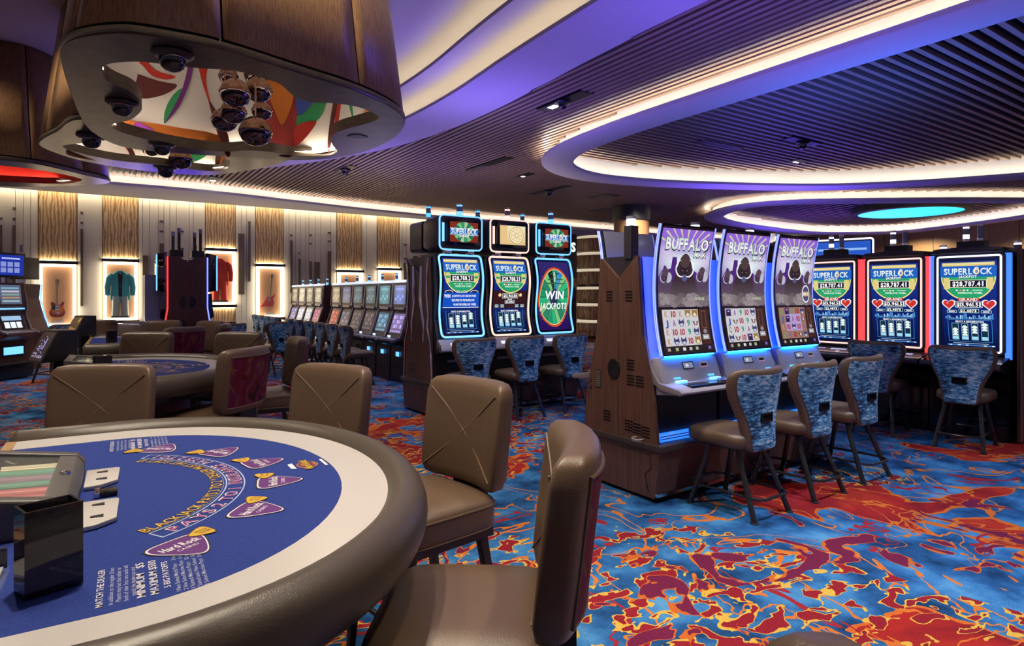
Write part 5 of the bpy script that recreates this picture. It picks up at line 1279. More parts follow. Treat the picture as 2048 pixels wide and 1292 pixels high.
    grid = [['K', '10', 'K', 'c', 'c', 'J', 'A', 'w', '9', 'e', 'K', '10', '10', '9', 'w', 'K', 'w', 'w', '10', 'c'], ['b', 'A', '9', '10', 'w', 'J', 'e', '10', '9', 'e', 'Q', '10', '9', 'A', 'w', 'w', 'e', '10', 'm', 'c'], ['Q', 'b', 'Q', '10', 'w', 'J', 'b', 'A', '10', 'e', 'K', '10', 'w', '10', 'A', 'Q', 'A', '10', 'e', 'w']][k3]
    cc = {'10': (0.35, 0.02, 0.03), '9': (0.02, 0.30, 0.18), 'J': (0.03, 0.10, 0.45), 'A': (0.22, 0.10, 0.35), 'K': (0.50, 0.28, 0.16), 'Q': (0.15, 0.35, 0.15)}
    for i, g in enumerate(grid):
        cx = x0 + (x1 - x0) * (i % 5 + 0.5) / 5; cy = yb_ - (yb_ - ya) * (i // 5 + 0.5) / 4
        if g in cc: A.text(g, cx, cy, 0.046, cc[g], 4, 0.055 if g == '10' else 0.036)
        elif g == 'w':
            A.poly([(cx - 0.034, cy + 0.0), (cx - 0.026, cy + 0.034), (cx - 0.01, cy + 0.016), (cx + 0.01, cy + 0.016), (cx + 0.026, cy + 0.034), (cx + 0.034, cy), (cx + 0.012, cy - 0.03), (cx - 0.012, cy - 0.03)], (0.05, 0.05, 0.16), 4)
            A.poly([(cx - 0.02, cy - 0.005), (cx + 0.02, cy - 0.005), (cx + 0.007, cy - 0.026), (cx - 0.007, cy - 0.026)], (0.6, 0.65, 0.85), 5)
        elif g == 'c':
            A.ell(cx, cy, 0.034, 0.030, (0.32, 0.18, 0.04), 4, 14); A.ell(cx, cy - 0.008, 0.02, 0.018, (0.75, 0.65, 0.45), 5, 12)
            for s in (-1, 1): A.ell(cx + s * 0.024, cy + 0.024, 0.010, 0.010, (0.30, 0.18, 0.05), 4, 8); A.ell(cx + s * 0.011, cy + 0.006, 0.004, 0.004, (0.02, 0.01, 0.01), 6, 6)
        elif g == 'e':
            A.poly([(cx - 0.036, cy + 0.015), (cx, cy + 0.004), (cx + 0.036, cy + 0.015), (cx + 0.018, cy - 0.022), (cx - 0.018, cy - 0.022)], (0.14, 0.06, 0.05), 4); A.ell(cx, cy - 0.004, 0.012, 0.014, (0.7, 0.6, 0.6), 5, 10)
        else:
            A.rect(cx - 0.034, cy - 0.03, cx + 0.034, cy + 0.03, (0.07, 0.03, 0.16), 4); A.ell(cx, cy - 0.005, 0.02, 0.022, (0.02, 0.015, 0.03), 5, 12); A.ell(cx, cy + 0.012, 0.012, 0.006, (0.6, 0.5, 0.8), 6, 8)
    A.frame(0.49, 0.19, 0.545, 0.33, 0.003, (0.28, 0.16, 0.08), 3); A.rect(0.48, 0.10, 0.56, 0.14, (0.35, 0.36, 0.38), 3); A.text('MAX', 0.52, 0.12, 0.018, (0.9, 0.9, 0.9), 4, 0.05); A.ell(0.52, 0.165, 0.024, 0.018, (0.25, 0.24, 0.28), 4, 12)
    for x, q in ((0.06, (0.4, 0.3, 0.25)), (0.15, (0.35, 0.45, 0.2)), (0.235, (0.7, 0.7, 0.7)), (0.31, (0.5, 0.5, 0.5)), (0.385, (0.35, 0.45, 0.25)), (0.54, (0.2, 0.12, 0.5))): A.rect(x - 0.016, 0.022, x + 0.016, 0.046, q, 2)
    return A

# ------------------------------------------------------------------ the tall purple machines
def purple_machine(kind, label):
    t = thing('slot_machine', label, 'slot machine', (0, 0, 0), 0, 'tall machines with curved purple screens' if kind is not None else 'machines standing back to back with the purple ones')
    W = 0.385
    def ys(q): return -0.365 + 0.07 * (1 - ((q - 0.5) / 0.5) ** 2) - 0.01 * (1 - q)
    MB().prism([(-0.01, 0.44), (-0.33, 0.44), (-0.30, 0.80), (-0.29, 0.84), (-0.29, 1.06), (-0.25, 1.10), (-0.215, 1.5), (-0.19, 1.86), (-0.01, 1.86)], -W + 0.02, W - 0.02, 0, 'x').build('cabinet', 'machine_dark', t, smooth=False)
    z0, h, w = 1.10, 1.02, 0.31
    rs = []
    for k in range(17):
        q = k / 16; y = ys(q); rs.append([(-w, y, z0 + h * q), (w, y, z0 + h * q), (w, y + 0.035, z0 + h * q), (-w, y + 0.035, z0 + h * q)])
    MB().rings(rs).build('screen_frame', 'black_gloss', t, angle=30)
    rs = [[(-w + 0.015, ys(k / 16) + 0.037, z0 + h * k / 16), (w - 0.015, ys(k / 16) + 0.037, z0 + h * k / 16), (w - 0.015, ys(k / 16) + 0.05, z0 + h * k / 16), (-w + 0.015, ys(k / 16) + 0.05, z0 + h * k / 16)] for k in range(17)]
    MB().rings(rs).build('screen_back', 'smoked_panel', t, angle=30)
    if kind is not None:
        A = art_buffalo(0.60, 1.0, kind)
        A.step = 0.0006
        A.bake(lambda s, q, d: (-0.30 + s, ys((q + 0.01) / h) - d - 0.001, z0 + 0.01 + q), 'screen_picture', 'screen_art', t, 0.0625, 1.0)
    for s in (-1, 1):
        for dx, r in ((0.008, 0.006), (0.026, 0.004)):
            MB().tube([(s * (w + dx), ys(k / 12) + 0.012, z0 + h * k / 12) for k in range(13)], r, 6).build('light_tube', 'led_violet', t)
        # curved side trim that sweeps down into the shelf
        outer = [(-0.195, 1.88), (-0.215, 1.55), (-0.255, 1.25), (-0.315, 1.02), (-0.40, 0.905), (-0.60, 0.872), (-0.625, 0.852), (-0.605, 0.83), (-0.41, 0.855), (-0.29, 0.93), (-0.225, 1.10), (-0.185, 1.35), (-0.165, 1.60), (-0.155, 1.88)]
        MB().prism(outer, s * W - 0.014, s * W + 0.014, 0, 'x').build('side_trim', 'machine_trim', t, bevel=0.004)
    MB().add([(-W + 0.016, -0.295, 0.99), (W - 0.016, -0.295, 0.99), (W - 0.016, -0.238, 1.42), (-W + 0.016, -0.238, 1.42), (W - 0.016, -0.205, 1.87), (-W + 0.016, -0.205, 1.87)], [(0, 1, 2, 3), (3, 2, 4, 5)]).build('glow_panel', 'blue_panel', t, smooth=False)
    MB().prism([(-0.30, 0.80), (-0.605, 0.835), (-0.62, 0.852), (-0.60, 0.872), (-0.42, 0.895), (-0.30, 0.90)], -W + 0.014, W - 0.014, 0, 'x').build('shelf', 'machine_panel', t, bevel=0.004)
    MB().prism([(-0.42, 0.893), (-0.345, 1.085), (-0.30, 1.085), (-0.30, 0.893)], -W + 0.02, W - 0.06, 0, 'x').build('console', 'machine_panel', t, bevel=0.006)
    n = Vector((0, -0.19, 0.075)).normalized()
    onc = lambda s, q, d: (s, -0.42 + 0.075 * q / 0.204 + n.y * (d + 0.002), 0.893 + 0.19 * q / 0.204 + n.z * (d + 0.002))
    A = Art(); A.rect(-0.10, 0.10, 0.03, 0.16, (0.006, 0.006, 0.012), 0); A.rect(-0.09, 0.108, 0.02, 0.152, (0.22, 0.25, 0.36), 1); A.ell(-0.05, 0.13, 0.018, 0.014, (0.6, 0.65, 0.8), 2, 10); A.bake(onc, 'console_display', 'screen_art', t)
    A = Art(); A.rect(0.10, 0.10, 0.20, 0.15, (0.18, 0.16, 0.25), 0); A.rect(0.115, 0.115, 0.185, 0.135, (0.002, 0.002, 0.004), 1)
    for k in range(7): A.ell(0.118 + k * 0.011, 0.108, 0.003, 0.003, (0.9, 0.15, 0.25), 2, 6)
    A.bake(onc, 'ticket_slot', 'screen_art', t)
    for x in (-0.20, 0.20):
        A = Art(); A.rect(x - 0.04, 0.028, x + 0.04, 0.045, (0.15, 0.75, 1.0), 1); A.bake(onc, 'slot_light', 'screen_art', t)
    MB().box(-0.29, 0.29, -0.372, -0.356, 1.088, 1.096).build('deck_light', 'deck_blue', t, smooth=False)
    MB().prism([(-0.24, -0.585), (0.30, -0.585), (0.26, -0.45), (-0.20, -0.45)], 0.878, 0.892).build('button_deck', 'black_gloss', t, bevel=0.003)
    MB().lathe([(0.045, 0), (0.045, 0.012), (0.035, 0.018)], 20, 0, (0.20, -0.52, 0.892)).build('spin_button', 'chrome', t)
    for x in (-0.20, 0.20): MB().box(x - 0.05, x + 0.05, -0.47, -0.43, 0.895, 0.915).build('card_slot', 'led_ice', t, bevel=0.004)
    MB().box(-W + 0.02, W - 0.02, -0.335, -0.30, 0.44, 0.80).build('knee_panel', 'black', t, smooth=False)
    MB().box(-W + 0.03, W - 0.03, -0.385, -0.335, 0.445, 0.505).build('belly_glow', 'azure_panel', t, bevel=0.006)
    for z in (0.465, 0.485): MB().box(-W + 0.025, W - 0.025, -0.388, -0.384, z, z + 0.006).build('belly_bar', 'machine_dark', t, smooth=False)
    MB().box(-W - 0.03, -W + 0.05, -0.13, -0.05, 1.86, 2.12).build('candle_post', 'machine_dark', t, smooth=False)
    MB().lathe([(0.038, 0), (0.038, 0.055)], 16, 0, (-W + 0.01, -0.09, 2.12)).build('candle_lamp', 'led_white', t); MB().lathe([(0.039, 0.0), (0.039, 0.02)], 16, 0, (-W + 0.01, -0.09, 2.177)).build('candle_cap', 'smoked_panel', t)
    return t
BV = 3.66
for k, lab in enumerate(('purple buffalo slot machine nearest the wooden end panel', 'purple buffalo slot machine in the middle of its bank', 'purple buffalo slot machine with round badge, at the far end of its bank')):
    t = purple_machine(k, lab); u = 3.93 + 0.77 * k; t.location = uv(u, BV - 0.0); t.rotation_euler = (0, 0, PHI)
back = purple_machine(None, 'machine facing away behind the wooden end panel, screen back showing')
back.location = uv(3.93, BV); back.rotation_euler = (0, 0, PHI + pi)
for k in (1, 2):
    o = copy_tree(back); o.location = uv(3.93 + 0.77 * k, BV); o['label'] = ('machine facing away behind the middle purple machine', 'machine facing away behind the last purple machine')[k - 1]
def end_panel(u, v, label, half_top=0.215, half_bot=0.415, zt=1.87, notch=0.17, rz=PHI, z0=0.44, detail=True):
    t = thing('bank_end_panel', label, 'end panel', uv(u, v), rz)
    ht, hb = half_top, half_bot
    for s in (-1, 1):
        pts = [(0, z0), (s * hb, z0), (s * (hb - 0.03), 0.75), (s * (ht + 0.045), 1.25), (s * ht, zt), (s * (ht - 0.02), zt), (0, zt - notch)]
        o = MB().prism(pts, 0.0, 0.03, 0, 'x').build('half_panel', 'wood_laminate', t, smooth=False)
    MB().box(-0.0005, 0.0, -0.002, 0.002, z0, zt - notch).build('joint', 'black', t, smooth=False)
    MB().prism([(-ht + 0.02, zt), (0, zt - notch), (ht - 0.02, zt), (ht - 0.02, zt + 0.01), (-ht + 0.02, zt + 0.01)], 0.03, 0.06, 0, 'x').build('notch_cap', 'machine_dark', t, smooth=False)
    if detail:
        for y, z, w in [(-0.12, 1.52, 0.075), (0.10, 1.52, 0.07), (-0.14, 0.98, 0.08), (-0.14, 0.86, 0.08), (-0.24, 0.86, 0.08), (0.13, 0.54, 0.085), (-0.12, 0.50, 0.085), (-0.21, 0.49, 0.085), (-0.30, 0.48, 0.085)]:
            for k in range(4): MB().box(-0.003, 0.0, y - w / 2, y + w / 2, z + k * 0.024, z + k * 0.024 + 0.009).build('vent_slot', 'plenum', t, smooth=False)
        o = MB().rings([[(x, 0.05 + r * cos(2 * pi * k / 24), 0.97 + 0.085 * (r / 0.072) * sin(2 * pi * k / 24)) for k in range(24)] for x, r in ((0.0, 0.072), (-0.006, 0.07), (-0.006, 0.03), (-0.003, 0.02))]).build('speaker', 'black', t)
        MB().box(-0.004, 0, 0.20, 0.27, 0.80, 0.95).build('rating_label', 'backing', t, smooth=False)
        A = Art()
        for k in range(7): A.rect(-0.262, 0.812 + k * 0.019, -0.208, 0.820 + k * 0.019, (0.20, 0.18, 0.17), 0)
        A.bake(lambda s, q, d: (-0.0045 - d, -s, q), 'label_print', 'printed', t)
        for z in (0.86, 0.80): MB().rings([[(x, 0.33 + 0.014 * cos(2 * pi * k / 12), z + 0.014 * sin(2 * pi * k / 12)) for k in range(12)] for x in (0.0, -0.012)]).build('lock', 'chrome', t)
    return t
end_panel(3.50, BV, 'wooden end panel with notch, vents and round speaker beside the purple machines')
def bank_base(u0, u1, v, label, hw=0.45, rz=PHI, top=0.44, along_v=False):
    t = thing('machine_plinth', label, 'plinth', uv((u0 + u1) / 2, v) if not along_v else uv(v, (u0 + u1) / 2), rz)
    L = (u1 - u0) / 2
    MB().prism([(-hw + 0.06, 0.03), (hw - 0.06, 0.03), (hw - 0.02, 0.30), (hw, top - 0.045), (-hw, top - 0.045), (-hw + 0.02, 0.30)], -L, L, 0, 'x').build('box', 'wood_laminate', t, smooth=False)
    MB().prism([(-hw - 0.02, top - 0.045), (hw + 0.02, top - 0.045), (hw + 0.02, top), (-hw - 0.02, top)], -L - 0.02, L + 0.02, 0, 'x').build('cap', 'shelf_dark', t, bevel=0.006)
    MB().box(-L + 0.04, L - 0.04, -hw + 0.10, hw - 0.10, 0, 0.03).build('toe_kick', 'black', t, smooth=False)
    for s in (-1, 1): 
        MB().box(-L, L, s * (hw - 0.04) - 0.012, s * (hw - 0.04) + 0.012, 0.05, 0.075).build('kick_rail', 'chrome', t, smooth=False)
        MB().tube([(s * L + s * 0.001, -hw + 0.12, 0.07), (s * L + s * 0.001, -hw + 0.16, 0.20), (s * L + s * 0.001, -hw + 0.09, 0.26), (s * L + s * 0.001, -hw + 0.11, 0.36), (s * L + s * 0.001, hw - 0.11, 0.36)], 0.004, 6).build('groove', 'black', t)
    return t
bank_base(3.50, 5.87, BV, 'wooden plinth under the purple buffalo machines')
p = uv(3.46, 3.52, 0)
t = thing('glass_ashtray', 'small clear glass ashtray on the plinth edge below the vents', 'ashtray', uv(3.475, 3.42, 0.441), PHI)
MB().lathe([(0.03, 0), (0.045, 0.004), (0.05, 0.026), (0.042, 0.026), (0.036, 0.008), (0.002, 0.007)], 20).build('bowl', 'glass', t); MB().tube([(0.046 * cos(2 * pi * k / 20), 0.046 * sin(2 * pi * k / 20), 0.026) for k in range(20)], 0.003, 6, 0, True).build('rim', 'white_vinyl', t)

# ------------------------------------------------------------------ machines with a screen on top
def rounded(x0, x1, z0, z1, r, n=4):
    out = []
    for cx, cz, a0 in ((x1 - r, z1 - r, 0), (x0 + r, z1 - r, pi / 2), (x0 + r, z0 + r, pi), (x1 - r, z0 + r, 1.5 * pi)):
        out += [(cx + r * cos(a0 + pi / 2 * k / n), cz + r * sin(a0 + pi / 2 * k / n)) for k in range(n + 1)]
    return out
def dense(pts, step=0.08):
    out = []
    for i in range(len(pts)):
        a, b_ = Vector(pts[i]), Vector(pts[(i + 1) % len(pts)]); m = max(1, int((b_ - a).length / step))
        out += [a + (b_ - a) * k / m for k in range(m)]
    return out
def candle(t, x, y, z, r=0.035, lit='led_ice'):
    MB().lathe([(r, 0), (r, 0.03)], 14, 0, (x, y, z)).build('candle_base', 'chrome', t)
    MB().lathe([(r * 0.95, 0.0), (r * 0.95, 0.05)], 14, 0, (x, y, z + 0.03)).build('candle_lamp', lit, t)
    MB().lathe([(r, 0.0), (r, 0.012), (r * 0.92, 0.014), (r * 0.92, 0.05), (r, 0.052), (r, 0.066)], 14, 0, (x, y, z + 0.08)).build('candle_tier', 'smoked_panel', t)
    MB().lathe([(r * 0.9, 0.0), (r * 0.9, 0.02)], 14, 0, (x, y, z + 0.147)).build('candle_lamp', lit, t); MB().lathe([(r, 0), (r, 0.022)], 14, 0, (x, y, z + 0.167)).build('candle_cap', 'chrome', t)
def topper_machine(kind, led, label, vault):
    t = thing('slot_machine', label, 'slot machine', (0, 0, 0), 0, 'three machines with screens on top'); W = 0.375
    z0, h, w = 1.03, 1.06, 0.295
    def ys(q): return -0.40 + 0.11 * q + 0.045 * sin(2 * pi * q)
    MB().prism([(0.12, 0.44), (-0.30, 0.44), (-0.28, 0.80), (-0.48, 0.86), (-0.46, 0.93), (-0.36, 1.0), (-0.27, 1.25), (-0.31, 1.6), (-0.26, 2.1), (0.12, 2.1)], -W + 0.01, W - 0.01, 0, 'x').build('cabinet', 'machine_dark', t, smooth=False)
    rs = [[(-w - 0.03, ys(k / 16) + 0.01, z0 + h * k / 16), (w + 0.03, ys(k / 16) + 0.01, z0 + h * k / 16), (w + 0.03, ys(k / 16) + 0.09, z0 + h * k / 16), (-w - 0.03, ys(k / 16) + 0.09, z0 + h * k / 16)] for k in range(17)]
    MB().rings(rs).build('screen_frame', 'black_gloss', t, angle=30)
    A = art_superlock(0.54, 0.98, kind, '$28,788.2'); A.step = 0.0006
    A.bake(lambda s, q, d: (-0.27 + s, ys((q + 0.04) / h) - d + 0.006, z0 + 0.04 + q), 'screen_picture', 'screen_art', t, 0.07, 1.0)
    P = dense(rounded(-w - 0.02, w + 0.02, z0, z0 + h, 0.05), 0.07)
    MB().tube([(p.x, ys((p.y - z0) / h) - 0.002, p.y) for p in P], 0.0135, 8, 0, True).build('light_rim', led, t)
    # raised screen box
    zt, ht = 2.16, 0.44
    rs = [[(p.x * k, y, zt + ht / 2 + (p.y) * k2) for p in [Vector(q) for q in rounded(-0.31, 0.31, -ht / 2, ht / 2, 0.05)]] for y, k, k2 in ((-0.34, 0.97, 0.95), (-0.32, 1, 1), (0.06, 1.0, 1.0), (0.20, 0.92, 0.86))]
    MB().rings(rs).build('top_box', 'machine_dark', t)
    MB().tube([(p.x, -0.33, zt + ht / 2 + p.y) for p in dense(rounded(-0.315, 0.315, -ht / 2, ht / 2, 0.055))], 0.011, 8, 0, True).build('top_light_rim', led, t)
    MB().box(-0.235, 0.275, -0.375, -0.335, zt + 0.055, zt + 0.40).build('top_bezel', 'black_gloss', t, bevel=0.01)
    A = art_topper(0.42, 0.26, vault); A.step = 0.0006
    A.bake(lambda s, q, d: (-0.19 + s, -0.3765 - d, zt + 0.098 + q), 'top_picture', 'screen_art', t)
    MB().box(-0.285, -0.255, -0.352, -0.338, zt + 0.10, zt + 0.34).build('side_light', led, t, bevel=0.004)
    for x in (-0.17, 0.17): MB().box(x - 0.05, x + 0.05, -0.30, -0.22, 2.08, 2.18).build('neck', 'chrome', t, bevel=0.01)
    candle(t, 0.06, -0.18, zt + ht, 0.042, 'led_ice' if not vault else 'led_rose'); candle(t, -0.28, 0.06, zt + ht - 0.02, 0.034, 'led_blue')
    MB().prism([(-0.48, 0.855), (-0.50, 0.87), (-0.485, 0.90), (-0.40, 1.0), (-0.34, 1.0), (-0.34, 0.855)], -W + 0.01, W - 0.01, 0, 'x').build('console', 'machine_panel', t, bevel=0.008)
    MB().prism([(-0.52, 0.845), (-0.52, 0.865), (-0.40, 0.88), (-0.40, 0.845)], -W + 0.005, W - 0.005, 0, 'x').build('shelf', 'chrome', t, bevel=0.004)
    MB().box(-0.22, -0.08, -0.47, -0.43, 0.905, 0.955).build('bill_light', 'screen_white', t, bevel=0.004); MB().box(0.10, 0.22, -0.47, -0.43, 0.905, 0.95).build('ticket_slot', 'black', t, bevel=0.004)
    MB().box(-W + 0.02, W - 0.02, -0.315, -0.30, 0.44, 0.84).build('knee_panel', 'black', t, smooth=False); MB().box(-0.2, 0.2, -0.325, -0.313, 0.70, 0.73).build('knee_bar', 'machine_trim', t, smooth=False)
    return t
MV = 7.42
for k, (kind, led, lab, va) in enumerate((('blue', 'led_ice', 'blue edged slot machine with top screen beside the chrome end panel', False), ('brown', 'led_gold', 'pink edged slot machine with golden vault on its top screen', True), ('wheel', 'led_ice', 'blue edged slot machine showing a green prize wheel', False))):
    t = topper_machine(kind, led, lab, va); t.location = uv(3.98 + 0.765 * k, MV); t.rotation_euler = (0, 0, PHI)
t = end_panel(3.57, MV + 0.12, 'dark end panel with chrome outline beside the machines with top screens', 0.33, 0.42, 2.06, 0.22, detail=False)
for s in (-1, 1):
    MB().tube([(-0.006, s * 0.345, 2.06), (-0.006, s * 0.30, 1.95), (-0.006, s * 0.28, 1.6), (-0.006, s * 0.33, 1.3), (-0.006, s * 0.30, 1.15), (-0.006, s * 0.40, 0.95), (-0.006, s * 0.43, 0.46)], 0.014, 8).build('chrome_outline', 'chrome', t)
    MB().tube([(-0.004, s * 0.12, 1.95), (-0.004, s * 0.10, 1.5), (-0.004, s * 0.19, 1.2), (-0.004, s * 0.17, 0.95)], [0.02, 0.028, 0.02, 0.008], 8).build('chrome_flute', 'chrome', t)
MB().box(-0.004, 0, 0.10, 0.26, 0.52, 0.66).build('notice', 'backing', t, smooth=False)
bank_base(3.57, 5.95, MV + 0.12, 'wooden plinth under the machines with top screens', 0.49)
o = thing('rear_cabinet', 'dark cabinet backs behind the machines with top screens', 'cabinet', uv(4.76, MV + 0.38), PHI)
MB().prism([(-0.24, 0.45), (0.2, 0.45), (0.14, 2.0), (-0.24, 2.0)], -1.15, 1.15, 0, 'x').build('body', 'machine_dark', o, bevel=0.01)
for k in range(3): MB().prism(rounded(-0.3, 0.3, 2.16, 2.58, 0.05), -0.12, 0.25, 0, 'y').build('rear_top_box', 'machine_dark', o).location = (-0.765 + 0.765 * k, 0, 0)

# ------------------------------------------------------------------ red and blue edged machines
def edged_machine(side, rim, label, dark=True):
    t = thing('slot_machine', label, 'slot machine', (0, 0, 0), 0, 'machines with tall lit frames'); W = 0.38
    MB().prism([(0.45, 0.0), (-0.05, 0.0), (-0.03, 0.70), (-0.28, 0.78), (-0.28, 0.84), (0.02, 0.90), (0.03, 2.04), (0.45, 2.04)], -W + 0.004, W - 0.004, 0, 'x').build('cabinet', 'black_gloss', t, smooth=False)
    w, z0, h = 0.31, 0.95, 1.05
    MB().prism(rounded(-w - 0.03, w + 0.03, z0 - 0.03, z0 + h + 0.04, 0.05), -0.02, 0.10, 0, 'y').build('screen_frame', 'machine_dark', t)
    MB().tube([(p.x, -0.028, p.y) for p in dense(rounded(-w + 0.01, w - 0.01, z0, z0 + h, 0.02), 0.2)], 0.010, 8, 0, True).build('light_rim', rim, t)
    def ys(q): return -0.012 + 0.010 * sin(2 * pi * q)
    A = Art(); A.rect(-w + 0.03, z0 + 0.02, w - 0.03, z0 + h - 0.02, (0.001, 0.004, 0.035), 0); A.bake(lambda s, q, d: (s, -0.0225 - d, q), 'screen_glass', 'screen_art', t)
    A = art_superlock(0.54, 0.98, 'grand', '$28,787.4'); A.step = 0.0006
    A.bake(lambda s, q, d: (-0.275 + s * (0.93 + 0.07 * q) + 0.05 * (1 - q) ** 1.5, -0.025 - d, z0 + 0.05 + q * 0.965), 'screen_picture', 'screen_art', t, 0.1, 1.0)
    for s in (-1, 1): MB().prism([(s * (w + 0.02), 0.88), (s * W, 0.88), (s * W, 2.02), (s * (w + 0.02), 2.02)], -0.01, 0.04, 0, 'y').build('side_glow', side, t, smooth=False)
    MB().prism([(-0.36, 2.035), (0.36, 2.035), (0.33, 2.085), (0.10, 2.10), (-0.10, 2.10), (-0.33, 2.085)], -0.07, 0.3, 0, 'y').build('crown', 'machine_dark', t, bevel=0.012)
    MB().box(-0.13, 0.13, 0.02, 0.16, 2.09, 2.17).build('candle_block', 'black', t, smooth=False)
    candle(t, -0.06, 0.09, 2.17, 0.033, 'led_white'); candle(t, 0.07, 0.10, 2.17, 0.030, 'smoked_panel')
    MB().prism([(-0.30, 0.775), (-0.32, 0.80), (-0.30, 0.83), (-0.03, 0.90), (0.0, 0.90), (0.0, 0.775)], -W + 0.004, W - 0.004, 0, 'x').build('console', 'machine_dark', t, bevel=0.008)
    A = Art(); A.rect(-0.3, 0.05, 0.3, 0.06, (0.25, 0.35, 0.7), 0); A.rect(-0.28, 0.16, -0.02, 0.20, (0.15, 0.2, 0.5), 0); A.rect(0.05, 0.15, 0.25, 0.2, (0.3, 0.35, 0.7), 0); A.ell(0.18, 0.09, 0.03, 0.02, (0.9, 0.7, 0.6), 1, 12)
    A.bake(lambda s, q, d: (s, -0.30 + q, 0.832 + q * 0.26 + d), 'button_lights', 'screen_art', t)
    return t
EU = 8.06
for k, (sd, rim, lab) in enumerate((('azure_panel', 'led_white', 'blue edged jackpot machine beside the timber side panel'), ('led_red', 'led_rose', 'red edged jackpot machine in the middle of its row'), ('led_red', 'led_rose', 'red edged jackpot machine partly behind the last purple machine'))):
    t = edged_machine(sd, rim, lab); t.location = uv(EU, 2.87 + 0.77 * k); t.rotation_euler = (0, 0, PHI - pi / 2)
t = thing('side_panel', 'timber and violet side panel closing the row of edged machines', 'end panel', uv(EU, 2.44), PHI - pi / 2)
MB().box(0.0, 0.03, 0.0, 1.1, 0.02, 2.06).build('panel', 'wood_laminate', t, smooth=False); MB().box(0.03, 0.034, 0.02, 0.035, 0.02, 2.06).build('edge_strip', 'machine_trim', t, smooth=False)
for k in range(5): MB().box(0.03, 0.034, 0.10, 0.17, 0.15 + k * 0.03, 0.162 + k * 0.03).build('vent_slot', 'plenum', t, smooth=False)
o = thing('slot_machine', 'dark machine behind the blue edged one, only its candle lamps showing', 'slot machine', uv(EU + 0.72, 3.0), PHI + pi / 2)
MB().prism([(0.24, 0.0), (-0.25, 0.0), (-0.2, 2.0), (0.24, 2.0)], -0.5, 1.1, 0, 'x').build('cabinet', 'machine_dark', o, bevel=0.01)
candle(o, -0.35, 0.0, 2.0, 0.04, 'led_white'); candle(o, 0.4, 0.0, 2.0, 0.04, 'led_white')
# lit sign seen over the last edged machine
t = thing('jackpot_sign', 'far blue and white lit sign above the red edged machine', 'sign', uv(11.2, 5.95, 1.95), PHI - pi / 2 + R(14))
MB().box(-0.5, 0.5, 0, 0.1, 0, 0.62).build('box', 'machine_dark', t, smooth=False); MB().tube([(p.x, -0.01, p.y) for p in dense(rounded(-0.5, 0.5, 0, 0.62, 0.04), 0.3)], 0.015, 6, 0, True).build('light_rim', 'led_white', t)
A = Art(); A.rect(-0.46, 0.04, 0.46, 0.58, (0.02, 0.10, 0.55), 0); A.ell(-0.1, 0.25, 0.09, 0.1, (0.6, 0.75, 1), 1); A.ell(0.15, 0.25, 0.09, 0.1, (0.6, 0.75, 1), 1); A.rect(-0.4, 0.42, 0.4, 0.46, (0.3, 0.5, 0.9), 1); A.bake(lambda s, q, d: (s, -0.002 - d, q), 'sign_picture', 'screen_art', t)
MB().box(-0.06, 0.06, 0.02, 0.09, -1.95, 0).build('post', 'black', t, smooth=False)

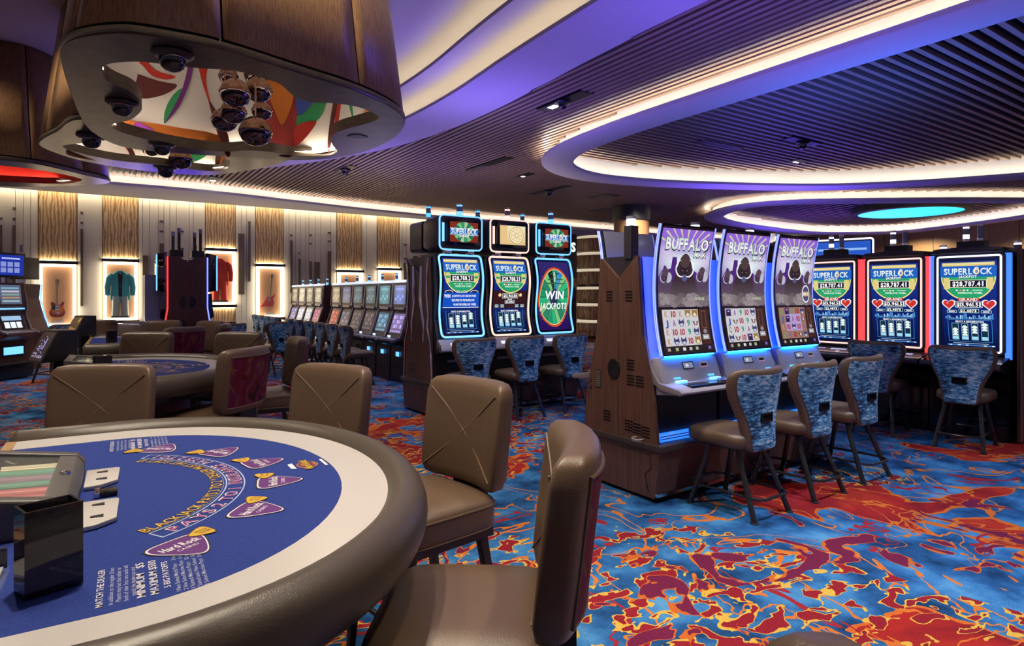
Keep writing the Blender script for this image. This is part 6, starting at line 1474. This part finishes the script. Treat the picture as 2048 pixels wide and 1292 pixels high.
# ------------------------------------------------------------------ rows of upright machines
def upright(label, group, top, low, belly, end, round_candle=True):
    t = thing('slot_machine', label, 'slot machine', (0, 0, 0), 0, group); W = 0.345
    MB().prism([(0.46, 0.0), (-0.02, 0.0), (0.0, 0.62), (-0.26, 0.70), (-0.28, 0.75), (-0.10, 0.80), (0.06, 1.28), (0.02, 1.34), (0.05, 1.80), (0.46, 1.80)], -W + 0.012, W - 0.012, 0, 'x').build('cabinet', 'machine_dark' if not end else 'wood_laminate', t, smooth=False)
    for s in (-1, 1): MB().prism([(0.05, 1.81), (0.0, 1.33), (0.035, 1.28), (-0.13, 0.81), (-0.29, 0.765), (-0.30, 0.74), (-0.27, 0.72), (-0.10, 0.77), (0.08, 1.28), (0.05, 1.34), (0.09, 1.81)], s * W - 0.012, s * W + 0.012, 0, 'x').build('side_trim', 'machine_trim', t, bevel=0.003)
    A = Art(); A.rect(-0.27, 0, 0.27, 0.37, (0.004, 0.004, 0.007), 0)
    for i in range(6):
        for j in range(6): A.poly([(-0.255 + 0.085 * (i + p), 0.012 + 0.0575 * (j + q)) for p, q in ((0, 0), (1, 0), (1, 1), (0, 1))], lambda x, y: lerp(tuple(c * 0.35 for c in top), top, max(0, min(1, 0.5 + 0.45 * sin(x * 9 + 1.7) + 0.4 * (y - 0.18)))), 1)
    for k in range(4): A.rect(-0.2 + 0.1 * k, 0.08 + 0.05 * (k % 2), -0.13 + 0.1 * k, 0.13 + 0.05 * (k % 2), tuple(min(1, c * 1.7) for c in top), 2)
    A.rect(-0.18, 0.27, 0.18, 0.31, tuple(min(1, c * 1.5) for c in top), 2)
    A.bake(lambda s_, q, d: (s_, 0.018 + 0.06 * q - d - 0.002, 1.39 + q), 'upper_screen', 'screen_art', t)
    A = Art(); A.rect(-0.27, 0, 0.27, 0.41, (0.004, 0.004, 0.007), 0); A.rect(-0.25, 0.02, 0.25, 0.39, tuple(c * 0.45 for c in low), 1)
    for i in range(5):
        for j in range(3): A.rect(-0.225 + 0.09 * i, 0.11 + 0.085 * j, -0.15 + 0.09 * i, 0.18 + 0.085 * j, tuple(min(1, c * (0.7 + 0.5 * ((i * 2 + j) % 3))) for c in low), 2)
    for i in range(5): A.rect(-0.22 + 0.09 * i, 0.035, -0.16 + 0.09 * i, 0.065, tuple(min(1, c * 1.5) for c in low), 2)
    A.bake(lambda s_, q, d: (s_, -0.077 + 0.298 * q - d - 0.004, 0.86 + 0.951 * q), 'lower_screen', 'screen_art', t)
    MB().box(-0.22, 0.22, 0.005, 0.03, 1.30, 1.345).build('name_bar', 'machine_trim', t, smooth=False)
    MB().box(-0.30, 0.30, -0.25, -0.13, 0.755, 0.785).build('button_deck', 'machine_panel', t, bevel=0.005)
    MB().box(-0.06, 0.06, -0.03, -0.018, 0.45, 0.53).build('belly_screen', belly, t, smooth=False)
    MB().prism([(0.0, 1.80), (0.12, 1.80), (0.12, 1.85), (0.02, 1.84)], -0.25, 0.25, 0, 'x').build('top_light', 'screen_white', t, smooth=False)
    candle(t, 0.18, 0.2, 1.80, 0.03, 'led_ice')
    MB().box(-0.10, 0.02, -0.175, -0.165, 0.80, 0.84).build('bill_slot', 'screen_white', t, smooth=False)
    return t
tops = [(0.16, 0.22, 0.55), (0.12, 0.30, 0.36), (0.14, 0.19, 0.20), (0.13, 0.17, 0.19), (0.13, 0.14, 0.24), (0.40, 0.34, 0.22)]; lows = [(0.36, 0.27, 0.60), (0.16, 0.30, 0.42), (0.14, 0.11, 0.11), (0.12, 0.10, 0.10), (0.16, 0.15, 0.17), (0.45, 0.10, 0.06)]
for k in range(6):
    t = upright(['first', 'second', 'third', 'fourth', 'fifth', 'sixth'][k] + ' upright machine of the row of six, counted from the tall sign machines', 'row of six upright machines', tops[k], lows[k], 'led_ice' if k < 3 else 'machine_dark', False)
    t.location = uv(ROW_U, 10.56 + 0.72 * k); t.rotation_euler = (0, 0, PHI - pi / 2)
for k in range(4):
    t = upright(['first', 'second', 'third', 'fourth'][k] + ' upright machine of the far four-machine row, counted from the six-machine row', 'far row of four upright machines', (0.42, 0.36, 0.24), [(0.40, 0.10, 0.18), (0.62, 0.62, 0.66), (0.45, 0.50, 0.65), (0.30, 0.28, 0.50)][k], 'screen_white', False)
    t.location = uv(ROW_U, 15.55 + 0.72 * k); t.rotation_euler = (0, 0, PHI - pi / 2)
for v, lab, z in ((10.18, 'wooden end panel closing the row of six machines', 1.80), (15.17, 'wooden end panel closing the far row of four machines', 1.80)):
    t = thing('bank_end_panel', lab, 'end panel', uv(ROW_U, v), PHI - pi / 2)
    MB().prism([(0.90, 0.0), (0.0, 0.0), (0.02, 0.62), (-0.12, 0.80), (0.06, 1.28), (0.03, 1.34), (0.06, z + 0.01), (0.90, z + 0.01)], 0.0, 0.02, 0, 'x').build('panel', 'wood_laminate', t, smooth=False)
    for zz_, r in ((1.48, 0.07), (1.10, 0.10)): MB().rings([[(x, 0.42 + r * 0.8 * cos(2 * pi * k / 20), zz_ + r * 1.2 * sin(2 * pi * k / 20)) for k in range(20)] for x in (0.02, 0.026)]).build('speaker', 'black', t)
    MB().box(0.02, 0.03, 0.0, 0.9, 0.30, 0.34).build('bumper', 'black', t, smooth=False); MB().box(0.02, 0.05, 0.15, 0.40, 0.44, 0.455).build('chrome_bar', 'chrome', t, smooth=False)
# twin machines with wooden end seen straight on
TWU, TWV = 1.62, 14.45
t = thing('bank_end_panel', 'dark wood end panel with red and violet edge lights before the display wall', 'end panel', uv(TWU, TWV), PHI)
for s in (-1, 1):
    MB().prism([(0, 0.0), (s * 0.46, 0.0), (s * 0.42, 0.9), (s * 0.36, 1.3), (s * 0.36, 2.35), (s * 0.16, 2.37), (0, 2.24)], 0, 0.03, 0, 'y').build('half_panel', 'wood_laminate', t, smooth=False)
    MB().tube([(s * 0.37, -0.005, 2.36), (s * 0.37, -0.005, 1.3), (s * 0.43, -0.005, 0.9)], 0.014, 8).build('edge_light', 'led_red' if s < 0 else 'led_violet', t)
    MB().rings([[(s * (0.04 + abs(cos(a)) * 0.12), y, 1.42 + 0.13 * sin(a)) for a in [-pi / 2 + pi * k / 12 for k in range(13)]] for y in (0.0, -0.006)]).build('speaker', 'black', t)
    MB().box(s * 0.20 - 0.12, s * 0.20 + 0.12, 0.03, 0.4, 2.36, 2.50).build('top_block', 'black', t, smooth=False)
    for dx, hh in ((-0.06, 0.28), (0.05, 0.36)): MB().tube([(s * 0.2 + dx, 0.1, 2.5), (s * 0.2 + dx, 0.1, 2.5 + hh)], 0.03, 8).build('candle_post', 'black', t); MB().lathe([(0.035, 0), (0.035, 0.1)], 10, 0, (s * 0.2 + dx, 0.1, 2.5 + hh)).build('candle_lamp', 'smoked_panel', t)
MB().rings([[(-0.13 + 0.11 * cos(2 * pi * k / 20), y, 0.95 + 0.11 * sin(2 * pi * k / 20)) for k in range(20)] for y in (0.0, -0.006)]).build('round_plate', 'black', t)
MB().tube([(-0.13 + 0.11 * cos(a), -0.01, 0.95 + 0.11 * sin(a)) for a in [pi * 0.7 + pi * 0.6 * k / 10 for k in range(11)]], 0.012, 6).build('red_arc', 'led_red', t)
for s, lab, rim in ((-1, 'twin machine with golden reflections and red edge light', 'led_red'), (1, 'twin machine in front of the red suit case, violet edge light', 'led_violet')):
    o = thing('slot_machine', lab, 'slot machine', uv(TWU, TWV), PHI)
    MB().prism([(s * 0.02, 0.0), (s * 0.44, 0.0), (s * 0.40, 0.8), (s * 0.60, 0.86), (s * 0.60, 0.92), (s * 0.42, 1.0), (s * 0.36, 1.3), (s * 0.36, 2.3), (s * 0.02, 2.3)], 0.03, 0.75, 0, 'y').build('cabinet', 'machine_dark', o, smooth=False)
    MB().prism([(s * 0.365, 1.62), (s * 0.55, 1.66), (s * 0.55, 2.42), (s * 0.365, 2.46)], 0.06, 0.72, 0, 'y').build('screen_box', 'copper_dark' if s < 0 else 'black_gloss', o, bevel=0.01)
    MB().tube([(s * 0.56, 0.05, 1.66), (s * 0.56, 0.05, 2.40)], 0.012, 6).build('light_tube', 'led_ice', o)
    MB().prism([(s * 0.38, 1.02), (s * 0.50, 1.10), (s * 0.46, 1.6), (s * 0.37, 1.6)], 0.06, 0.72, 0, 'y').build('lower_screen', 'copper_dark' if s < 0 else 'black_gloss', o, smooth=False)
    MB().box(s * 0.60, s * 0.5, 0.1, 0.68, 0.92, 0.945).build('button_deck', 'led_violet' if s < 0 else 'machine_panel', o, smooth=False)
t = thing('slot_machine', 'pale edged machine with violet light at the side of the golden twin machine', 'slot machine', uv(TWU - 0.42, TWV + 1.18), PHI + pi / 2)
MB().prism([(0.3, 0.0), (-0.2, 0.0), (-0.2, 0.7), (-0.38, 0.78), (-0.38, 0.84), (-0.12, 1.2), (-0.05, 1.6), (-0.05, 2.0), (0.3, 2.0)], -0.35, 0.35, 0, 'x').build('cabinet', 'machine_panel', t, smooth=False)
MB().prism([(-0.39, 0.84), (-0.13, 1.22), (-0.12, 1.2), (-0.38, 0.82)], -0.33, 0.33, 0, 'x').build('lower_screen', 'led_violet', t, smooth=False); MB().lathe([(0.06, 0), (0.06, 0.04)], 14, 0, (0.3, -0.36, 1.02)).build('spin_button', 'led_rose', t)
# lone machine at the far side of the tables
def lone(loc, rz, label):
    t = thing('slot_machine', label, 'slot machine', loc, rz)
    MB().prism([(0.55, 0.30), (-0.02, 0.30), (0.0, 0.70), (-0.22, 0.80), (-0.22, 0.86), (-0.05, 0.92), (0.05, 1.2), (0.02, 1.36), (0.08, 1.80), (0.55, 1.80)], -0.33, 0.33, 0, 'x').build('cabinet', 'wood_laminate', t, smooth=False)
    for s in (-1, 1): MB().prism([(0.09, 1.82), (0.0, 1.36), (0.03, 1.2), (-0.08, 0.93), (-0.25, 0.87), (-0.25, 0.84), (-0.06, 0.89), (0.07, 1.2), (0.05, 1.36), (0.12, 1.82)], s * 0.33 - 0.012, s * 0.33 + 0.012, 0, 'x').build('side_trim', 'machine_trim', t, bevel=0.003)
    MB().box(-0.36, 0.36, -0.10, 0.62, 0.02, 0.30).build('base', 'black', t, bevel=0.01); MB().box(-0.40, 0.40, -0.14, 0.66, 0.28, 0.31).build('base_cap', 'shelf_dark', t, smooth=False)
    A = Art(); A.rect(-0.22, 0, 0.22, 0.36, (0.10, 0.12, 0.20), 0)
    for k in range(5): A.rect(-0.18, 0.04 + k * 0.06, 0.18, 0.075 + k * 0.06, [(0.3, 0.45, 0.5), (0.4, 0.25, 0.15), (0.25, 0.35, 0.3), (0.5, 0.5, 0.6), (0.2, 0.4, 0.5)][k], 1)
    A.bake(lambda s, q, d: (s, 0.012 + q * 0.135 - d - 0.002, 1.40 + q), 'upper_screen', 'screen_art', t)
    A = Art(); A.rect(-0.24, 0, 0.24, 0.27, (0.01, 0.01, 0.015), 0); A.rect(-0.2, 0.17, 0.2, 0.25, (0.35, 0.55, 0.8), 1)
    for k in range(3): A.rect(-0.18 + k * 0.125, 0.03, -0.075 + k * 0.125, 0.14, (0.9, 0.95, 1), 1)
    A.bake(lambda s, q, d: (s, -0.052 + q * 0.36 - d - 0.003, 0.925 + q), 'lower_screen', 'screen_art', t)
    MB().box(-0.26, 0.26, -0.005, 0.02, 1.30, 1.325).build('light_bar', 'led_ice', t, smooth=False)
    MB().box(-0.26, 0.26, -0.21, -0.08, 0.86, 0.885).build('button_deck', 'machine_panel', t, bevel=0.005); MB().box(-0.2, 0.2, -0.035, -0.018, 0.46, 0.60).build('belly_screen', 'led_ice', t, smooth=False); MB().box(-0.24, 0.24, -0.03, -0.01, 0.42, 0.64).build('belly_frame', 'chrome', t, smooth=False)
    MB().box(-0.30, 0.34, 0.06, 0.16, 1.90, 2.36).build('top_screen_box', 'black', t, bevel=0.008)
    A = Art(); A.rect(-0.26, 0, 0.30, 0.38, (0.01, 0.03, 0.35), 0); A.rect(-0.16, 0.30, 0.22, 0.33, (0.45, 0.5, 0.9), 1)
    for k in range(3):
        for j in range(2): A.rect(-0.18 + k * 0.14, 0.05 + j * 0.11, -0.07 + k * 0.14, 0.14 + j * 0.11, (0.25, 0.30, 0.65), 1)
    A.bake(lambda s, q, d: (s, 0.058 - d, 1.94 + q), 'top_picture', 'screen_art', t)
    MB().box(-0.05, 0.05, 0.10, 0.18, 1.80, 1.92).build('neck', 'chrome', t, smooth=False); candle(t, -0.25, 0.11, 2.36, 0.025, 'smoked_panel'); candle(t, 0.3, 0.11, 2.36, 0.025, 'smoked_panel')
    return t
t = lone((-9.35, 11.6, 0), R(84), 'lone machine with raised blue screen at the far side of the tables')
t = thing('slot_machine', 'wood sided machine with blue edge light beside the lone machine', 'slot machine', (-10.25, 13.0, 0), R(84))
MB().prism([(0.5, 0.0), (-0.1, 0.0), (-0.12, 0.7), (-0.3, 0.8), (-0.16, 1.1), (-0.05, 1.5), (-0.08, 1.8), (0.5, 1.8)], -0.34, 0.34, 0, 'x').build('cabinet', 'wood_laminate', t, smooth=False)
MB().tube([(0.35, -0.10, 1.8), (0.35, -0.07, 1.5), (0.35, -0.18, 1.1), (0.35, -0.31, 0.8)], 0.014, 6).build('edge_light', 'led_ice', t); MB().box(-0.35, 0.35, -0.05, 0.1, 1.9, 2.36).build('top_screen_box', 'black', t, bevel=0.01); MB().box(-0.06, 0.06, 0.0, 0.08, 1.8, 1.92).build('neck', 'chrome', t, smooth=False)
MB().box(0.34, 0.345, 0.05, 0.18, 1.4, 1.6).build('vent', 'plenum', t, smooth=False)
# dark machine backs in the far middle
for u, v, lab in ((6.6, 9.6, 'dark machine back behind the green wheel machine'), (9.0, 11.5, 'farther dark machine beyond the wooden end panel')):
    t = thing('slot_machine', lab, 'slot machine', uv(u, v), PHI)
    MB().prism(rounded(-0.36, 0.36, 0.05, 1.78, 0.12), -0.3, 0.3, 0, 'y').build('cabinet', 'machine_dark', t)
    for x in (-0.15, 0.05):
        for k in range(4): MB().box(x, x + 0.07, -0.304, -0.3, 1.35 + k * 0.03, 1.362 + k * 0.03).build('vent_slot', 'plenum', t, smooth=False)
    MB().box(-0.34, 0.34, -0.29, 0.29, 0, 0.05).build('base', 'black', t, smooth=False)
# rounded chair back crossing the bottom edge of the view
